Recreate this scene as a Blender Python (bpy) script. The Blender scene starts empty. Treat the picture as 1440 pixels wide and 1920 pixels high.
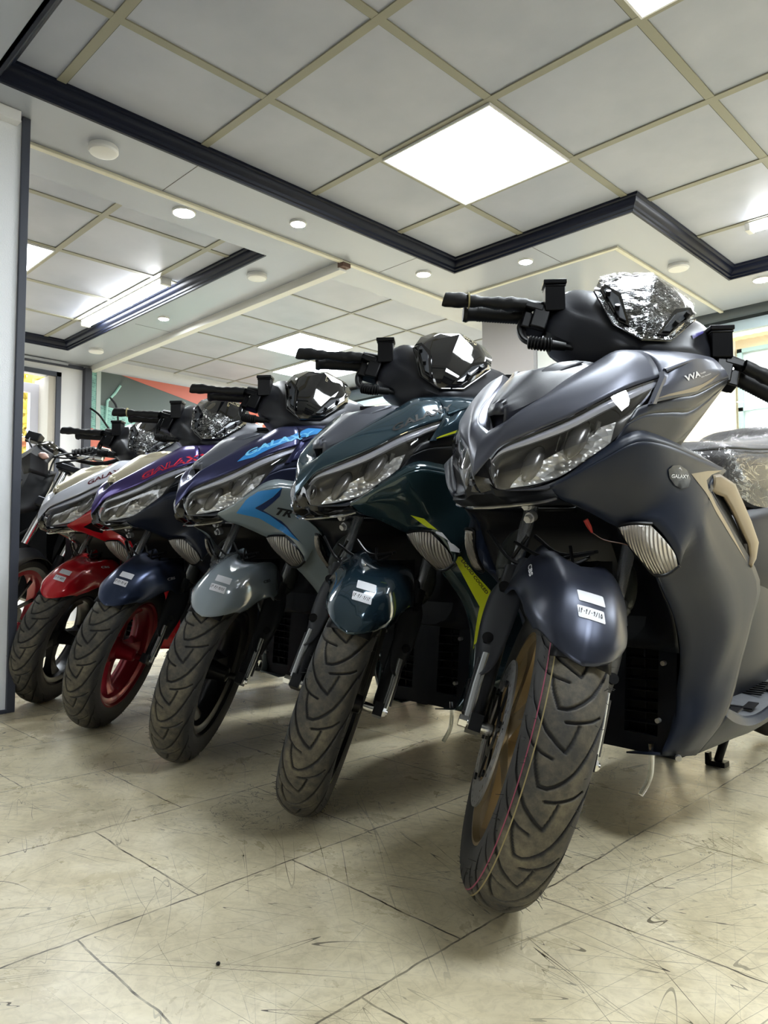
import bpy, bmesh, math, random
import numpy as np
from mathutils import Vector, Matrix
from mathutils.bvhtree import BVHTree
from math import sin, cos, pi, radians, atan2, hypot
random.seed(7)
rng = np.random.default_rng(11)
SC = bpy.context.scene
COL = SC.collection

# ------------------------------------------------------------------ camera
YAW, PITCH, ROLL, HC, FPX = -.78285, .05653, -.00053, 0.58, 1380.6
_f = Vector((sin(YAW)*cos(PITCH), cos(YAW)*cos(PITCH), sin(PITCH)))
_r = Vector((cos(YAW), -sin(YAW), 0))
_u = _r.cross(_f)
_r2 = _r*cos(ROLL) + _u*sin(ROLL)
_u2 = -_r*sin(ROLL) + _u*cos(ROLL)
cd = bpy.data.cameras.new('camera')
cam = bpy.data.objects.new('camera', cd)
COL.objects.link(cam)
cam.matrix_world = Matrix(((_r2.x, _u2.x, -_f.x, 0), (_r2.y, _u2.y, -_f.y, 0), (_r2.z, _u2.z, -_f.z, HC), (0, 0, 0, 1)))
cd.sensor_fit = 'VERTICAL'
cd.sensor_height = 24.0
cd.lens = 24.0*FPX/1920.0
cd.clip_start = 0.02
SC.camera = cam

# ------------------------------------------------------------------ light levels
SC.view_settings.view_transform = 'Standard'
SC.view_settings.look = 'None'
SC.view_settings.gamma = 1.0
SC.view_settings.use_curve_mapping = False
SC.view_settings.exposure = 2.2
PANEL_E = 9.0
SPOT_E = 130.0
TUBE_E = 12.0
SKY_E = 1.5
W = bpy.data.worlds.new('world')
SC.world = W
W.use_nodes = True
bg = W.node_tree.nodes['Background']
bg.inputs[0].default_value = (0.90, 0.96, 1.0, 1)
bg.inputs[1].default_value = SKY_E

# ------------------------------------------------------------------ materials
def srgb(r, g, b):
    f = lambda c: (c/255/12.92) if c/255 <= .04045 else ((c/255+.055)/1.055)**2.4
    return (f(r), f(g), f(b), 1)
MATS = {}
def mat(name, col, rough=.5, metal=0., coat=0., emit=0., trans=0., alpha=1., spec=.5, ior=None):
    if name in MATS: return MATS[name]
    m = bpy.data.materials.new(name); m.use_nodes = True
    b = m.node_tree.nodes['Principled BSDF']
    b.inputs['Base Color'].default_value = col
    b.inputs['Roughness'].default_value = rough
    b.inputs['Metallic'].default_value = metal
    b.inputs['Coat Weight'].default_value = coat
    b.inputs['Coat Roughness'].default_value = .04
    b.inputs['Specular IOR Level'].default_value = spec
    if emit:
        b.inputs['Emission Color'].default_value = col
        b.inputs['Emission Strength'].default_value = emit
    b.inputs['Transmission Weight'].default_value = trans
    if ior: b.inputs['IOR'].default_value = ior
    b.inputs['Alpha'].default_value = alpha
    MATS[name] = m
    return m
def nt(m): return m.node_tree, m.node_tree.nodes['Principled BSDF']
def node(t, kind, **kw):
    n = t.nodes.new(kind)
    for k, v in kw.items():
        if k.startswith('i_'): n.inputs[k[2:].replace('_', ' ')].default_value = v
        else: setattr(n, k, v)
    return n
def ramp(t, stops):
    n = t.nodes.new('ShaderNodeValToRGB')
    e = n.color_ramp.elements
    while len(e) < len(stops): e.new(.5)
    for i, (p, c) in enumerate(stops):
        e[i].position = p; e[i].color = c if len(c) == 4 else (*c, 1)
    return n
def add_bump(m, scale, strength, dist=.001, kind='noise', detail=4, vec=(1, 1, 1), coord='Object'):
    t, b = nt(m)
    tc = node(t, 'ShaderNodeTexCoord'); mp = node(t, 'ShaderNodeMapping')
    mp.inputs['Scale'].default_value = vec
    t.links.new(tc.outputs[coord], mp.inputs[0])
    if kind == 'noise':
        n = node(t, 'ShaderNodeTexNoise'); n.inputs['Scale'].default_value = scale; n.inputs['Detail'].default_value = detail; o = n.outputs['Fac']
    elif kind == 'wave':
        n = node(t, 'ShaderNodeTexWave'); n.inputs['Scale'].default_value = scale; o = n.outputs['Fac']
    else:
        n = node(t, 'ShaderNodeTexVoronoi'); n.inputs['Scale'].default_value = scale; o = n.outputs['Distance']
    t.links.new(mp.outputs[0], n.inputs['Vector'])
    bp = node(t, 'ShaderNodeBump'); bp.inputs['Strength'].default_value = strength; bp.inputs['Distance'].default_value = dist
    t.links.new(o, bp.inputs['Height']); t.links.new(bp.outputs[0], b.inputs['Normal'])
    return m
def glassy(name, tint=(1, 1, 1, 1), rough=.02, refl=.12, grazing=.8, bump=None):
    """thin clear plastic: transparent with a sharp reflection"""
    if name in MATS: return MATS[name]
    m = bpy.data.materials.new(name); m.use_nodes = True
    t = m.node_tree; t.nodes.clear()
    out = node(t, 'ShaderNodeOutputMaterial'); mx = node(t, 'ShaderNodeMixShader')
    tr = node(t, 'ShaderNodeBsdfTransparent'); tr.inputs[0].default_value = tint
    gl = node(t, 'ShaderNodeBsdfGlossy'); gl.inputs['Roughness'].default_value = rough
    lw = node(t, 'ShaderNodeLayerWeight'); lw.inputs[0].default_value = .35
    mr = node(t, 'ShaderNodeMapRange'); mr.inputs['To Min'].default_value = refl; mr.inputs['To Max'].default_value = grazing
    t.links.new(lw.outputs['Facing'], mr.inputs[0]); t.links.new(mr.outputs[0], mx.inputs[0])
    t.links.new(tr.outputs[0], mx.inputs[1]); t.links.new(gl.outputs[0], mx.inputs[2]); t.links.new(mx.outputs[0], out.inputs[0])
    if bump:
        sc, st, stretch = bump
        tc = node(t, 'ShaderNodeTexCoord'); mp = node(t, 'ShaderNodeMapping'); mp.inputs['Scale'].default_value = stretch
        n = node(t, 'ShaderNodeTexNoise'); n.inputs['Scale'].default_value = sc; n.inputs['Detail'].default_value = 5; n.inputs['Distortion'].default_value = 1.5
        bp = node(t, 'ShaderNodeBump'); bp.inputs['Strength'].default_value = st; bp.inputs['Distance'].default_value = .01
        t.links.new(tc.outputs['Object'], mp.inputs[0]); t.links.new(mp.outputs[0], n.inputs['Vector']); t.links.new(n.outputs['Fac'], bp.inputs['Height'])
        t.links.new(bp.outputs[0], gl.inputs['Normal']); t.links.new(bp.outputs[0], lw.inputs['Normal'])
    MATS[name] = m
    return m

def crinkle(name, scale, stretch, base, peak):
    """clear wrap with bright creases"""
    m = glassy(name, (1, 1, 1, 1), .10, base, base+.1, bump=(scale, .8, stretch)); t = m.node_tree
    mx = [n for n in t.nodes if n.type == 'MIX_SHADER'][0]; mp = [n for n in t.nodes if n.type == 'MAPPING'][0]; mr = [n for n in t.nodes if n.type == 'MAP_RANGE'][0]
    acc = None
    for sc_, w_, ds in ((scale*.8, .022, 2.2), (scale*2.1, .030, 1.2)):
        n = node(t, 'ShaderNodeTexNoise'); n.inputs['Scale'].default_value = sc_; n.inputs['Detail'].default_value = 3; n.inputs['Distortion'].default_value = ds
        t.links.new(mp.outputs[0], n.inputs['Vector'])
        a = node(t, 'ShaderNodeMath', operation='SUBTRACT'); a.inputs[1].default_value = .5; t.links.new(n.outputs['Fac'], a.inputs[0])
        b = node(t, 'ShaderNodeMath', operation='ABSOLUTE'); t.links.new(a.outputs[0], b.inputs[0])
        r = node(t, 'ShaderNodeMapRange'); r.inputs['From Min'].default_value = 0; r.inputs['From Max'].default_value = w_; r.inputs['To Min'].default_value = peak; r.inputs['To Max'].default_value = 0
        t.links.new(b.outputs[0], r.inputs[0])
        if acc is None: acc = r.outputs[0]
        else:
            q = node(t, 'ShaderNodeMath', operation='MAXIMUM'); t.links.new(acc, q.inputs[0]); t.links.new(r.outputs[0], q.inputs[1]); acc = q.outputs[0]
    q = node(t, 'ShaderNodeMath', operation='MAXIMUM'); t.links.new(acc, q.inputs[0]); t.links.new(mr.outputs[0], q.inputs[1]); t.links.new(q.outputs[0], mx.inputs[0])
    return m
M_black = mat('black_plastic', srgb(9, 9, 12), .4, spec=.22)
M_dark = mat('dark_plastic', srgb(13, 15, 20), .42, spec=.3)
M_inner = mat('inner_plastic', srgb(12, 15, 24), .36, spec=.35)
M_tex = add_bump(mat('textured_plastic', srgb(38, 39, 47), .4), 900, .35, .0006)
M_gloss = mat('gloss_black', srgb(12, 12, 14), .06, coat=.6)
M_rubber = mat('rubber_black', srgb(13, 13, 14), .5, spec=.3)
M_boot = mat('fork_boot', srgb(36, 38, 35), .45, spec=.35)
M_cover = mat('fork_cover_grey', srgb(38, 40, 46), .42, spec=.4)
M_chrome = mat('chrome', srgb(225, 225, 225), .12, 1.)
M_steel = mat('brushed_steel', srgb(176, 176, 178), .4, .85)
M_forkt = mat('fork_steel', srgb(190, 192, 196), .26, .85)
M_forkl = mat('fork_leg_black', srgb(42, 43, 47), .3, .5)
M_housing = mat('lamp_housing', srgb(92, 90, 86), .28, .5)
M_reflector = add_bump(mat('lamp_reflector', srgb(240, 239, 232), .26, .55), 55, .8, .01, 'voronoi', vec=(1, 1, 1.6))
M_drl = mat('light_guide', srgb(214, 216, 228), .22, .2, coat=.5)
M_smoke = mat('lamp_bowl', srgb(104, 102, 98), .25, .5)
M_lens = glassy('lens_clear', (.93, .93, .95, 1), .02, .05, .75)
M_signal = add_bump(mat('signal_lens', srgb(200, 192, 182), .18, .4, coat=.8), 70, 1., .006, 'wave', vec=(1, 0.2, .1))
M_amber = mat('amber_bulb', srgb(190, 90, 30), .3)
M_wind = mat('windscreen_black', srgb(14, 14, 16), .05, coat=1.)
M_film = crinkle('cling_film', 20, (1, 1.0, 1.8), .04, .5)
M_white = mat('sticker_white', srgb(226, 226, 232), .4)
M_ink = mat('ink_black', srgb(18, 18, 22), .6)
M_txtw = mat('lettering_white', srgb(225, 225, 228), .4)
M_red_t = mat('lettering_red', srgb(226, 40, 62), .4)
M_blue = mat('decal_blue', srgb(56, 138, 206), .35)
M_navy = mat('decal_navy', srgb(26, 44, 86), .35)
M_lime = mat('decal_lime', srgb(205, 216, 30), .4)
M_gold = mat('gold_satin', srgb(120, 106, 84), .42, .35)
M_goldtrim = mat('gold_trim', srgb(146, 134, 112), .45, .2)
M_mesh = mat('vent_mesh', srgb(24, 24, 27), .5)
M_seat = add_bump(mat('seat_leather', srgb(20, 17, 22), .5), 160, .35, .002)
M_seatfilm = crinkle('seat_film', 9, (3.2, .6, 1.6), .03, .32)
M_hose = glassy('clear_hose', (.85, .87, .86, 1), .1, .3, .95)
M_board = add_bump(mat('floorboard_grey', srgb(84, 86, 90), .5), 60, .6, .003)
M_sticker_blue = mat('sticker_violet', srgb(70, 66, 130), .4)
M_redplug = mat('red_plug', srgb(150, 34, 28), .5)
M_pink = mat('tyre_pink', srgb(150, 70, 92), .7)
M_tan = mat('tyre_tan', srgb(150, 136, 96), .7)
M_elastic = mat('rubber_band', srgb(150, 140, 96), .7)

def paint(name, rgb, rough, metal=0., coat=0., flake=False):
    m = mat(name, srgb(*rgb), rough, metal, coat)
    return m
# tyre: dusty tread on grooves
def tyre_mat():
    m = mat('tyre_rubber', srgb(54, 52, 50), .72)
    t, b = nt(m)
    at = node(t, 'ShaderNodeAttribute', attribute_name='groove')
    tc = node(t, 'ShaderNodeTexCoord')
    n1 = node(t, 'ShaderNodeTexNoise'); n1.inputs['Scale'].default_value = 28; n1.inputs['Detail'].default_value = 6; n1.inputs['Roughness'].default_value = .7
    n2 = node(t, 'ShaderNodeTexNoise'); n2.inputs['Scale'].default_value = 5; n2.inputs['Detail'].default_value = 3
    t.links.new(tc.outputs['Object'], n1.inputs['Vector']); t.links.new(tc.outputs['Object'], n2.inputs['Vector'])
    r1 = ramp(t, [(.38, srgb(62, 60, 56)), (.5, srgb(84, 79, 68)), (.66, srgb(112, 104, 86))])
    t.links.new(n1.outputs['Fac'], r1.inputs[0])
    cl = node(t, 'ShaderNodeAttribute', attribute_name='crown')
    mx = node(t, 'ShaderNodeMixRGB'); mx.inputs[1].default_value = srgb(48, 47, 47)
    mu = node(t, 'ShaderNodeMath', operation='MULTIPLY'); t.links.new(cl.outputs['Fac'], mu.inputs[0])
    r2 = ramp(t, [(.3, (.45, .45, .45, 1)), (.6, (1, 1, 1, 1))]); t.links.new(n2.outputs['Fac'], r2.inputs[0]); t.links.new(r2.outputs[0], mu.inputs[1])
    t.links.new(mu.outputs[0], mx.inputs[0]); t.links.new(r1.outputs[0], mx.inputs[2])
    mg = node(t, 'ShaderNodeMixRGB'); mg.inputs[2].default_value = srgb(20, 20, 21)
    t.links.new(at.outputs['Fac'], mg.inputs[0]); t.links.new(mx.outputs[0], mg.inputs[1]); t.links.new(mg.outputs[0], b.inputs['Base Color'])
    bp = node(t, 'ShaderNodeBump'); bp.inputs['Strength'].default_value = .35; bp.inputs['Distance'].default_value = .002
    t.links.new(n1.outputs['Fac'], bp.inputs['Height']); t.links.new(bp.outputs[0], b.inputs['Normal'])
    return m
M_tyre = tyre_mat()

# ------------------------------------------------------------------ mesh helpers
class MB:
    def __init__(s): s.v = []; s.f = []
    def add(s, V, F):
        n = len(s.v); s.v += [tuple(map(float, p)) for p in V]; s.f += [tuple(i+n for i in f) for f in F]; return s
    def grid(s, A, flip=False, close=False):
        A = np.asarray(A, float); R, C = A.shape[:2]
        F = []
        CC = C if close else C-1
        for i in range(R-1):
            for j in range(CC):
                k = (j+1) % C
                q = (i*C+j, i*C+k, (i+1)*C+k, (i+1)*C+j)
                F.append(q[::-1] if flip else q)
        return s.add(A.reshape(-1, 3), F)
    def box(s, c, d, R=None):
        c = Vector(c); V = []
        for x in (-.5, .5):
            for y in (-.5, .5):
                for z in (-.5, .5):
                    p = Vector((x*d[0], y*d[1], z*d[2]))
                    if R is not None: p = R @ p
                    V.append(c+p)
        return s.add(V, [(0, 1, 3, 2), (4, 6, 7, 5), (0, 4, 5, 1), (2, 3, 7, 6), (0, 2, 6, 4), (1, 5, 7, 3)])
    def tube(s, P, r, n=10, caps=True, sy=1.):
        P = [Vector(p) for p in P]; rs = r if hasattr(r, '__len__') else [r]*len(P)
        rings = []; prev = None
        for i, p in enumerate(P):
            d = (P[min(i+1, len(P)-1)]-P[max(i-1, 0)]).normalized()
            if prev is None:
                a = d.orthogonal().normalized() if abs(d.z) > .9 else d.cross(Vector((0, 0, 1))).normalized()
            else:
                a = (prev - d*prev.dot(d)).normalized()
            prev = a; b = d.cross(a)
            rings.append([p+a*rs[i]*cos(2*pi*k/n)+b*rs[i]*sy*sin(2*pi*k/n) for k in range(n)])
        base = len(s.v)
        s.grid(rings, close=True)
        if caps:
            s.f.append(tuple(base+k for k in range(n))[::-1]); s.f.append(tuple(base+(len(P)-1)*n+k for k in range(n)))
        return s
    def cyl(s, a, b, r, r2=None, n=20): return s.tube([a, b], [r, r if r2 is None else r2], n)
    def lathe(s, prof, n=48, axis='x', c=(0, 0, 0), closed=False):
        A = []
        pr = list(prof)+([prof[0]] if closed else [])
        for (h, r) in pr:
            ring = []
            for k in range(n):
                t = 2*pi*k/n; p = (h, r*cos(t), r*sin(t))
                if axis == 'z': p = (r*cos(t), r*sin(t), h)
                if axis == 'y': p = (r*cos(t), h, -r*sin(t))
                ring.append((p[0]+c[0], p[1]+c[1], p[2]+c[2]))
            A.append(ring)
        return s.grid(A, close=True)
    def prism(s, P, off):
        """closed polygon P (3D) extruded by vector off"""
        n = len(P); P = [Vector(p) for p in P]; off = Vector(off)
        V = P+[p+off for p in P]
        return s.add(V, [tuple(range(n))[::-1], tuple(range(n, 2*n))]+[(i, (i+1) % n, (i+1) % n+n, i+n) for i in range(n)])
    def mirror(s):
        n = len(s.v); s.v += [(-x, y, z) for x, y, z in s.v]; s.f += [tuple(i+n for i in f)[::-1] for f in list(s.f)]; return s
    def flipx(s):
        s.v = [(-x, y, z) for x, y, z in s.v]; s.f = [f[::-1] for f in s.f]; return s
def make_mesh(name, mb, ang=35, smooth=True, weld=False, xf=None):
    me = bpy.data.meshes.new(name)
    V = mb.v
    if xf is not None: V = [xf(p) for p in V]
    me.from_pydata(V, [], mb.f)
    if weld:
        b = bmesh.new(); b.from_mesh(me); bmesh.ops.remove_doubles(b, verts=b.verts, dist=1e-4)
        bmesh.ops.recalc_face_normals(b, faces=b.faces); b.to_mesh(me); b.free()
    me.validate(); me.update()
    if smooth:
        me.shade_smooth(); me.set_sharp_from_angle(angle=radians(ang))
    me.materials.append(None)
    return me
def link(name, me, m, parent=None, solid=0, bevel=0, subd=0):
    o = bpy.data.objects.new(name, me); COL.objects.link(o)
    o.material_slots[0].link = 'OBJECT'; o.material_slots[0].material = m
    if parent is not None: o.parent = parent
    if solid:
        s = o.modifiers.new('thickness', 'SOLIDIFY'); s.thickness = solid; s.offset = 0
    if subd:
        s = o.modifiers.new('subd', 'SUBSURF'); s.levels = subd; s.render_levels = subd
    if bevel:
        s = o.modifiers.new('bevel', 'BEVEL'); s.width = bevel; s.segments = 2; s.limit_method = 'ANGLE'; s.angle_limit = radians(40)
    return o
def obj(name, mb, m, parent=None, **k):
    kk = {q: k.pop(q) for q in list(k) if q in ('ang', 'smooth', 'weld', 'xf')}
    return link(name, make_mesh(name, mb, **kk), m, parent, **k)
def pieces(mb):
    n = len(mb.v); par = list(range(n))
    def fd(i):
        while par[i] != i: par[i] = par[par[i]]; i = par[i]
        return i
    for f in mb.f:
        r = fd(f[0])
        for q in f[1:]: par[fd(q)] = r
    gr = {}
    for f in mb.f: gr.setdefault(fd(f[0]), []).append(f)
    out = []
    for fs in gr.values():
        ids = sorted({i for f in fs for i in f}); mp = {q: i for i, q in enumerate(ids)}
        m = MB(); m.v = [mb.v[i] for i in ids]; m.f = [tuple(mp[i] for i in f) for f in fs]; out.append(m)
    return out
def empty(name, loc, rz=0):
    o = bpy.data.objects.new(name, None); COL.objects.link(o); o.location = loc; o.rotation_euler = (0, 0, rz)
    o.empty_display_size = .1
    return o
def tag(o, label=None, cat=None, group=None, kind=None):
    if label: o['label'] = label
    if cat: o['category'] = cat
    if group: o['group'] = group
    if kind: o['kind'] = kind
    return o
def crv(P, n, lin=False):
    """Catmull-Rom through the rows of P"""
    P = np.asarray(P, float)
    if len(P) == 2 or lin:
        out = [P[i]+(P[i+1]-P[i])*t for i in range(len(P)-1) for t in np.linspace(0, 1, n, endpoint=False)]
        return np.array(out+[P[-1]])
    E = np.concatenate([[2*P[0]-P[1]], P, [2*P[-1]-P[-2]]])
    out = []
    for i in range(len(P)-1):
        a, b, c, d = E[i:i+4]
        for t in np.linspace(0, 1, n, endpoint=False):
            out.append(.5*((2*b)+(-a+c)*t+(2*a-5*b+4*c-d)*t*t+(-a+3*b-3*c+d)*t**3))
    return np.array(out+[P[-1]])
def patch(rows, nu=4, nv=4, lu=False, lv=False):
    A = crv(np.array(rows, float), nu, lu)
    return crv(A.transpose(1, 0, 2), nv, lv).transpose(1, 0, 2)
def bvh_of(mb): return BVHTree.FromPolygons([Vector(v) for v in mb.v], [list(f) for f in mb.f])
def tess(P, step=.006):
    """triangulated, subdivided flat polygon in 2D"""
    b = bmesh.new(); vs = [b.verts.new((p[0], p[1], 0)) for p in P]; b.faces.new(vs)
    bmesh.ops.triangulate(b, faces=b.faces)
    return refine(b, step)
def refine(b, step):
    for _ in range(6):
        es = [e for e in b.edges if e.calc_length() > step]
        if not es or len(b.verts) > 9000: break
        bmesh.ops.subdivide_edges(b, edges=es, cuts=1, use_grid_fill=False)
        bmesh.ops.triangulate(b, faces=b.faces)
    b.verts.ensure_lookup_table(); b.verts.index_update()
    V = [(v.co.x, v.co.y) for v in b.verts]; F = [tuple(v.index for v in f.verts) for f in b.faces]
    b.free()
    return V, F
def text2d(s, size, step=.006, outline=0, shear=0., bold=0.0):
    c = bpy.data.curves.new('t', 'FONT'); c.body = s; c.size = size; c.shear = shear; c.align_x = 'LEFT'
    if outline: c.fill_mode = 'NONE'
    c.offset = bold; c.resolution_u = 3
    o = bpy.data.objects.new('t', c); COL.objects.link(o)
    dg = bpy.context.evaluated_depsgraph_get(); me = bpy.data.meshes.new_from_object(o.evaluated_get(dg))
    b = bmesh.new(); b.from_mesh(me); bmesh.ops.triangulate(b, faces=b.faces)
    bpy.data.objects.remove(o); bpy.data.curves.remove(c); bpy.data.meshes.remove(me)
    return refine(b, step)
def wrap(V, F, bvh, place, d, off=.0028, start=1.0):
    """lay a flat figure on a surface: place(u,v)->3D point, cast along d"""
    mb = MB(); d = Vector(d).normalized(); out = []; ok = []
    for (u, v) in V:
        p = Vector(place(u, v)); hit = bvh.ray_cast(p-d*start, d)
        if hit[0] is None: out.append(p); ok.append(False)
        else: out.append(hit[0]-d*off); ok.append(True)
    F = [f for f in F if all(ok[i] for i in f)]
    mb.add(out, F)
    return mb

# ================================================================== THE SETTING
# ---- floor: worn vinyl tile
def floor_mat():
    m = mat('worn_floor', srgb(186, 178, 156), .3)
    t, b = nt(m)
    tc = node(t, 'ShaderNodeTexCoord'); P = tc.outputs['Object']
    sx = node(t, 'ShaderNodeSeparateXYZ'); t.links.new(P, sx.inputs[0])
    def M(op, a, bb=None, c=None):
        n = node(t, 'ShaderNodeMath', operation=op)
        for i, q in enumerate((a, bb, c)):
            if q is None: continue
            if isinstance(q, (int, float)): n.inputs[i].default_value = q
            else: t.links.new(q, n.inputs[i])
        return n.outputs[0]
    def noise(sc, det=4, dis=0., rough=.5, vec=None):
        n = node(t, 'ShaderNodeTexNoise'); n.inputs['Scale'].default_value = sc; n.inputs['Detail'].default_value = det
        n.inputs['Distortion'].default_value = dis; n.inputs['Roughness'].default_value = rough
        t.links.new(vec or P, n.inputs['Vector']); return n.outputs['Fac']
    wob = M('MULTIPLY', M('SUBTRACT', noise(14, 3), .5), .012)
    # tile rows along Y every .409 m, cross joints staggered every .61
    xs = M('DIVIDE', M('ADD', M('ADD', sx.outputs[0], 0.7258), wob), .409)
    row = M('FLOOR', xs)
    fx = M('ABSOLUTE', M('SUBTRACT', M('FRACT', xs), .5))
    ys = M('DIVIDE', M('ADD', M('ADD', sx.outputs[1], wob), M('MULTIPLY', row, .205)), .409)
    fy = M('ABSOLUTE', M('SUBTRACT', M('FRACT', M('ADD', ys, .32)), .5))
    jx = M('GREATER_THAN', fx, .4955); jy = M('GREATER_THAN', fy, .4960)
    jn = noise(22, 5)
    joint = M('MULTIPLY', M('MAXIMUM', jx, jy), M('MULTIPLY_ADD', jn, 2.2, -.35))
    base = ramp(t, [(.3, srgb(190, 178, 146)), (.48, srgb(218, 206, 174)), (.62, srgb(230, 219, 190)), (.75, srgb(200, 189, 160))])
    t.links.new(noise(3.2, 8, 1.2, .62), base.inputs[0])
    # fine mottling
    mot = ramp(t, [(.35, (.80, .79, .77, 1)), (.55, (1, 1, 1, 1))])
    t.links.new(noise(34, 8, 1.6, .7), mot.inputs[0])
    mul = node(t, 'ShaderNodeMixRGB', blend_type='MULTIPLY'); mul.inputs[0].default_value = .8
    t.links.new(base.outputs[0], mul.inputs[1]); t.links.new(mot.outputs[0], mul.inputs[2])
    cur = mul.outputs[0]
    # straight scratches in several directions
    def scratch(ang, freq, thr, seed, stretch):
        m0 = node(t, 'ShaderNodeMapping'); m0.inputs['Rotation'].default_value = (0, 0, ang); m0.inputs['Location'].default_value = (seed, seed*.7, 0)
        mp = node(t, 'ShaderNodeMapping'); mp.inputs['Scale'].default_value = (1, stretch, 1)
        t.links.new(P, m0.inputs[0]); t.links.new(m0.outputs[0], mp.inputs[0])
        n = node(t, 'ShaderNodeTexNoise'); n.inputs['Scale'].default_value = freq; n.inputs['Detail'].default_value = 1.5
        t.links.new(mp.outputs[0], n.inputs['Vector'])
        a = M('ABSOLUTE', M('SUBTRACT', n.outputs['Fac'], .5))
        l = M('LESS_THAN', a, thr)
        g = node(t, 'ShaderNodeTexNoise'); g.inputs['Scale'].default_value = 2.3+seed*.3; g.inputs['Detail'].default_value = 2
        t.links.new(P, g.inputs['Vector'])
        return M('MULTIPLY', l, M('MAXIMUM', M('MULTIPLY_ADD', g.outputs['Fac'], 6., -2.5), 0.))
    sc = None
    for a_, fr, th, sd, st in ((.2, 13, .0011, 1.3, .04), (.9, 15, .0012, 2.1, .03), (1.5, 12, .001, 3.7, .04), (2.2, 14, .0012, 4.9, .035), (2.8, 11, .001, 6.2, .04), (.55, 18, .001, 8.3, .05), (1.2, 22, .0012, 12.3, .04), (1.9, 20, .001, 15.3, .05)):
        s_ = scratch(a_, fr, th, sd, st); sc = s_ if sc is None else M('MAXIMUM', sc, s_)
    # cracks: thin iso-lines of a distorted noise
    cr1 = M('LESS_THAN', M('ABSOLUTE', M('SUBTRACT', noise(2.1, 7, .5, .62), .5)), .0016)
    crm = M('MULTIPLY', cr1, M('MULTIPLY_ADD', noise(1.7, 2), 4., -1.7))
    dark = M('MINIMUM', M('MAXIMUM', M('MAXIMUM', joint, M('MULTIPLY', sc, .75)), M('MULTIPLY', crm, .8)), 1.)
    dark = M('MAXIMUM', dark, 0.)
    # grey scuffed patches
    sc2 = ramp(t, [(.5, (1, 1, 1, 1)), (.72, (.72, .72, .74, 1))]); t.links.new(noise(1.3, 6, .8, .6), sc2.inputs[0])
    m2 = node(t, 'ShaderNodeMixRGB', blend_type='MULTIPLY'); m2.inputs[0].default_value = .8
    t.links.new(cur, m2.inputs[1]); t.links.new(sc2.outputs[0], m2.inputs[2])
    m3 = node(t, 'ShaderNodeMixRGB'); m3.inputs[2].default_value = srgb(70, 62, 50)
    t.links.new(dark, m3.inputs[0]); t.links.new(m2.outputs[0], m3.inputs[1]); t.links.new(m3.outputs[0], b.inputs['Base Color'])
    rr = ramp(t, [(.3, (.22,)*3), (.7, (.42,)*3)]); t.links.new(noise(6, 6, .5, .7), rr.inputs[0]); t.links.new(rr.outputs[0], b.inputs['Roughness'])
    bp = node(t, 'ShaderNodeBump'); bp.inputs['Strength'].default_value = .25; bp.inputs['Distance'].default_value = .002; bp.invert = True
    t.links.new(M('ADD', dark, M('MULTIPLY', noise(40, 6, 1.), .25)), bp.inputs['Height']); t.links.new(bp.outputs[0], b.inputs['Normal'])
    return m
X0, X1, Y0, Y1 = -6.45, 3.2, -3.6, 5.35
def box(name, c, d, m, parent=None, kind='structure', bevel=0):
    o = obj(name, MB().box(c, d), m, parent, smooth=False, bevel=bevel)
    if kind and parent is None: o['kind'] = kind
    return o
def span(name, x0, x1, y0, y1, z0, z1, m, parent=None, kind='structure', bevel=0):
    return box(name, ((x0+x1)/2, (y0+y1)/2, (z0+z1)/2), (x1-x0, y1-y0, z1-z0), m, parent, kind, bevel)
span('floor', X0-.1, X1+.1, Y0-.1, Y1+.1, -.06, 0, floor_mat())

M_tile = mat('ceiling_tile', srgb(160, 163, 170), .42)
def tile_noise(m):
    t, b = nt(m); tc = node(t, 'ShaderNodeTexCoord')
    n = node(t, 'ShaderNodeTexNoise'); n.inputs['Scale'].default_value = 2.5; n.inputs['Detail'].default_value = 6
    r = ramp(t, [(.35, srgb(160, 165, 178)), (.65, srgb(174, 178, 190))])
    t.links.new(tc.outputs['Object'], n.inputs['Vector']); t.links.new(n.outputs['Fac'], r.inputs[0]); t.links.new(r.outputs[0], b.inputs['Base Color'])
tile_noise(M_tile)
M_soffit = mat('soffit_pvc', srgb(170, 175, 184), .26)
M_tbar = mat('ceiling_bar', srgb(142, 140, 122), .45)
M_gap = mat('joint_dark', srgb(70, 66, 56), .7)
M_crown = mat('crown_navy', srgb(14, 20, 38), .45, spec=.25)
M_crown_gap = mat('profile_dark', srgb(48, 50, 60), .5)
M_wallw = add_bump(mat('wall_panel_white', srgb(214, 214, 216), .5), 120, .25, .002)
M_partw = add_bump(mat('partition_white', srgb(236, 238, 242), .4), 260, .5, .002)
M_frame = mat('frame_slate', srgb(58, 62, 74), .5)
M_grey = mat('column_grey', srgb(176, 174, 178), .5)
M_pale = mat('panel_pale', srgb(226, 232, 232), .5)
M_trimc = mat('trim_cream', srgb(220, 216, 196), .4)

ZT, ZS, ZF = 2.318, 2.25, 2.34
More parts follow.
